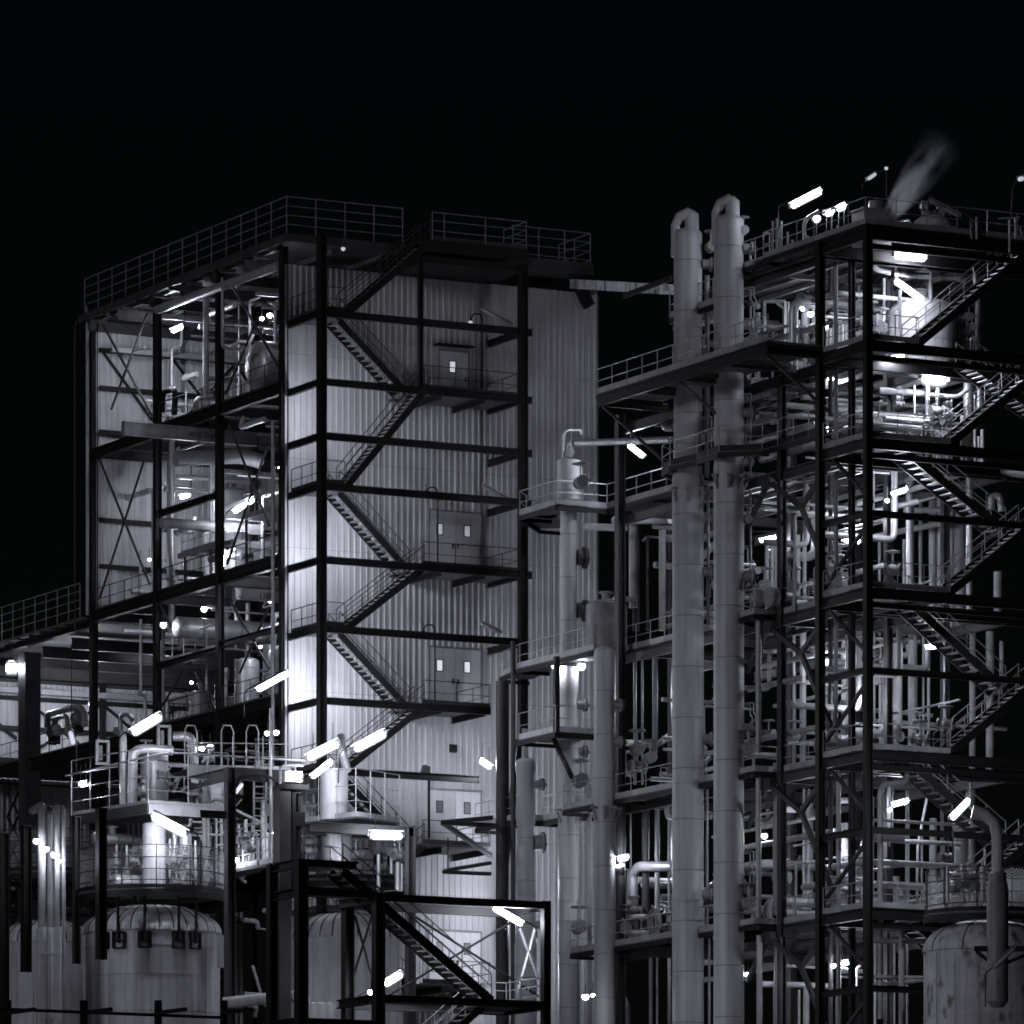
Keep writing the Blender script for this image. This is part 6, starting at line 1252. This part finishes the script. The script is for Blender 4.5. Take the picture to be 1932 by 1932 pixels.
for z, nm, H in ((38.3,'middle',5.4),(44.55,'second',6.8),(52.3,'top',5.4),(32.0,'lowest open',5.4)):
    def lb(k, l, gr):
        x = rnd.uniform(.5,3.2); y = rnd.uniform(.8,18.5); zz = z+rnd.uniform(.3,H); e = rnd.random(); r = rnd.choice((.04,.06,.09,.13))
        pts = [(x,y,zz),(x+rnd.uniform(.6,2.2),y,zz)] if e < .45 else [(x,y,zz),(x,y+rnd.uniform(.8,3.5),zz)]
        pts.append((pts[1][0],pts[1][1],z+.0) if k % 2 else (pts[1][0]+.2,pts[1][1],zz+rnd.uniform(-.8,.8))); pipe(pts, r, l, BP if k % 3 else 'pipe paint', .15, group=gr)
    rows(15, lb, f'small bent pipe close behind the railing of the {nm} storey, tall building', f'small bent pipes of the {nm} storey, tall building')
for k,(x,y,z) in enumerate(((1.0,9.,47.6),(1.2,12.5,40.3),(.9,4.4,41.0),(1.1,17.,46.6),(1.0,2.6,48.9))):
    q = proj(V((x,y,z))); bulb((q[0],q[1]), ('X',x), 'small round lamp '+('by the mezzanine rail in the second storey','under the small mezzanine of the middle storey','above the wide bright upright tank','in the far bay of the second storey','near the wall corner high in the second storey')[k], .08)
# ---------------------------------------------------------------- past 300 pipes the smallest read as one mass of small pipework
PIPES.sort(key=lambda t: -t[0])
vs = []; fs = []; mi = []; names_ = []
for _, o in PIPES[285:]:
    me = o.data; n = len(vs); nm = me.materials[0].name
    if nm not in names_: names_.append(nm)
    vs += [v.co+o.location for v in me.vertices]; fs += [tuple(i+n for i in p.vertices) for p in me.polygons]; mi += [names_.index(nm)]*len(me.polygons)
    bpy.data.objects.remove(o)
me = bpy.data.meshes.new('small_pipework'); me.from_pydata(vs, [], fs)
for nm in names_: me.materials.append(MATS[nm])
me.polygons.foreach_set('material_index', mi); me.polygons.foreach_set('use_smooth', [True]*len(fs)); me.set_sharp_from_angle(angle=math.radians(38))
o = bpy.data.objects.new('small_pipework', me); COL.objects.link(o)
tag(o, 'tangle of the smallest pipes spread through the open storeys and tank tops', 'pipework', None, 'stuff')
# ---------------------------------------------------------------- tell rows of like things apart by where they stand
import re
ORD = 'leftmost,second,third,fourth,fifth,sixth,seventh,eighth,ninth,tenth,eleventh,twelfth,thirteenth,fourteenth,fifteenth'.split(',')
rows = {}
for o in COL.objects:
    l = o.get('label')
    if l and not o.parent:
        k = re.match(r'(.*), number \d+ (of|counted).*', l)
        if k:
            b = k.group(1); 
            for w in ('tall slim ','fat ','medium ','thin '):
                if 'around the bright cylinder' in b and b.startswith(w): b = b[len(w):]
            rows.setdefault(b, []).append(o)
for b, os_ in rows.items():
    lev = any(w in b for w in ('level pipe','cross pipe','in the rack','receding pipe'))
    c = lambda o: proj(V(o.location))
    os_.sort(key=lambda o: c(o)[1] if lev else c(o)[0])
    for i, o in enumerate(os_):
        n = len(os_)
        o['label'] = b + ', ' + ((('topmost' if i == 0 else 'lowest' if i == n-1 else ORD[i]+' from top') if lev else ('leftmost' if i == 0 else 'rightmost' if i == n-1 else ORD[i]+' from left')))
LM = [
]
# ---------------------------------------------------------------- ground, sky, light, camera
g = M(); g.add([(-900,-900,0),(900,-900,0),(900,900,0),(-900,900,0)], [(0,1,2,3)])
tag(g.build('ground', 'concrete'), kind='structure')
W = bpy.data.worlds.new('World'); S.world = W; W.use_nodes = True
N = W.node_tree.nodes; bg = N['Background']; sk = N.new('ShaderNodeTexSky'); sk.sky_type = 'NISHITA'; sk.sun_disc = False
sk.sun_elevation = math.radians(12); sk.sun_rotation = math.radians(200)
W.node_tree.links.new(sk.outputs[0], bg.inputs[0]); bg.inputs[1].default_value = 0.0003
sl = bpy.data.lights.new('moon', 'SUN'); sl.energy = .40; sl.angle = math.radians(12); sl.color = (.87,.885,1.)
so = bpy.data.objects.new('moon', sl); COL.objects.link(so); so.location = (-60,-120,80)
so.rotation_euler = V((.93,.33,-.22)).to_track_quat('-Z','Y').to_euler()
cd = bpy.data.cameras.new('camera'); co = bpy.data.objects.new('camera', cd); COL.objects.link(co); S.camera = co
cd.sensor_width = 36; cd.lens = 36*FP/1932; cd.shift_y = (HOR-966)/1932; cd.clip_start = 1; cd.clip_end = 3000
co.location = CAM; co.rotation_euler = FW.to_track_quat('-Z','Y').to_euler()
S.view_settings.view_transform = 'Standard'; S.view_settings.look = 'None'; S.view_settings.exposure = 0; S.view_settings.gamma = 1
S.render.engine = 'CYCLES'; cy = S.cycles; cy.use_denoising = True
try: cy.denoiser = 'OPENIMAGEDENOISE'
except Exception: pass
cy.filter_width = 1.7; cy.max_bounces = 4; cy.diffuse_bounces = 2; cy.glossy_bounces = 2; cy.transmission_bounces = 2; cy.volume_bounces = 0
cy.sample_clamp_indirect = 4; cy.caustics_reflective = False; cy.caustics_refractive = False; cy.use_light_tree = True
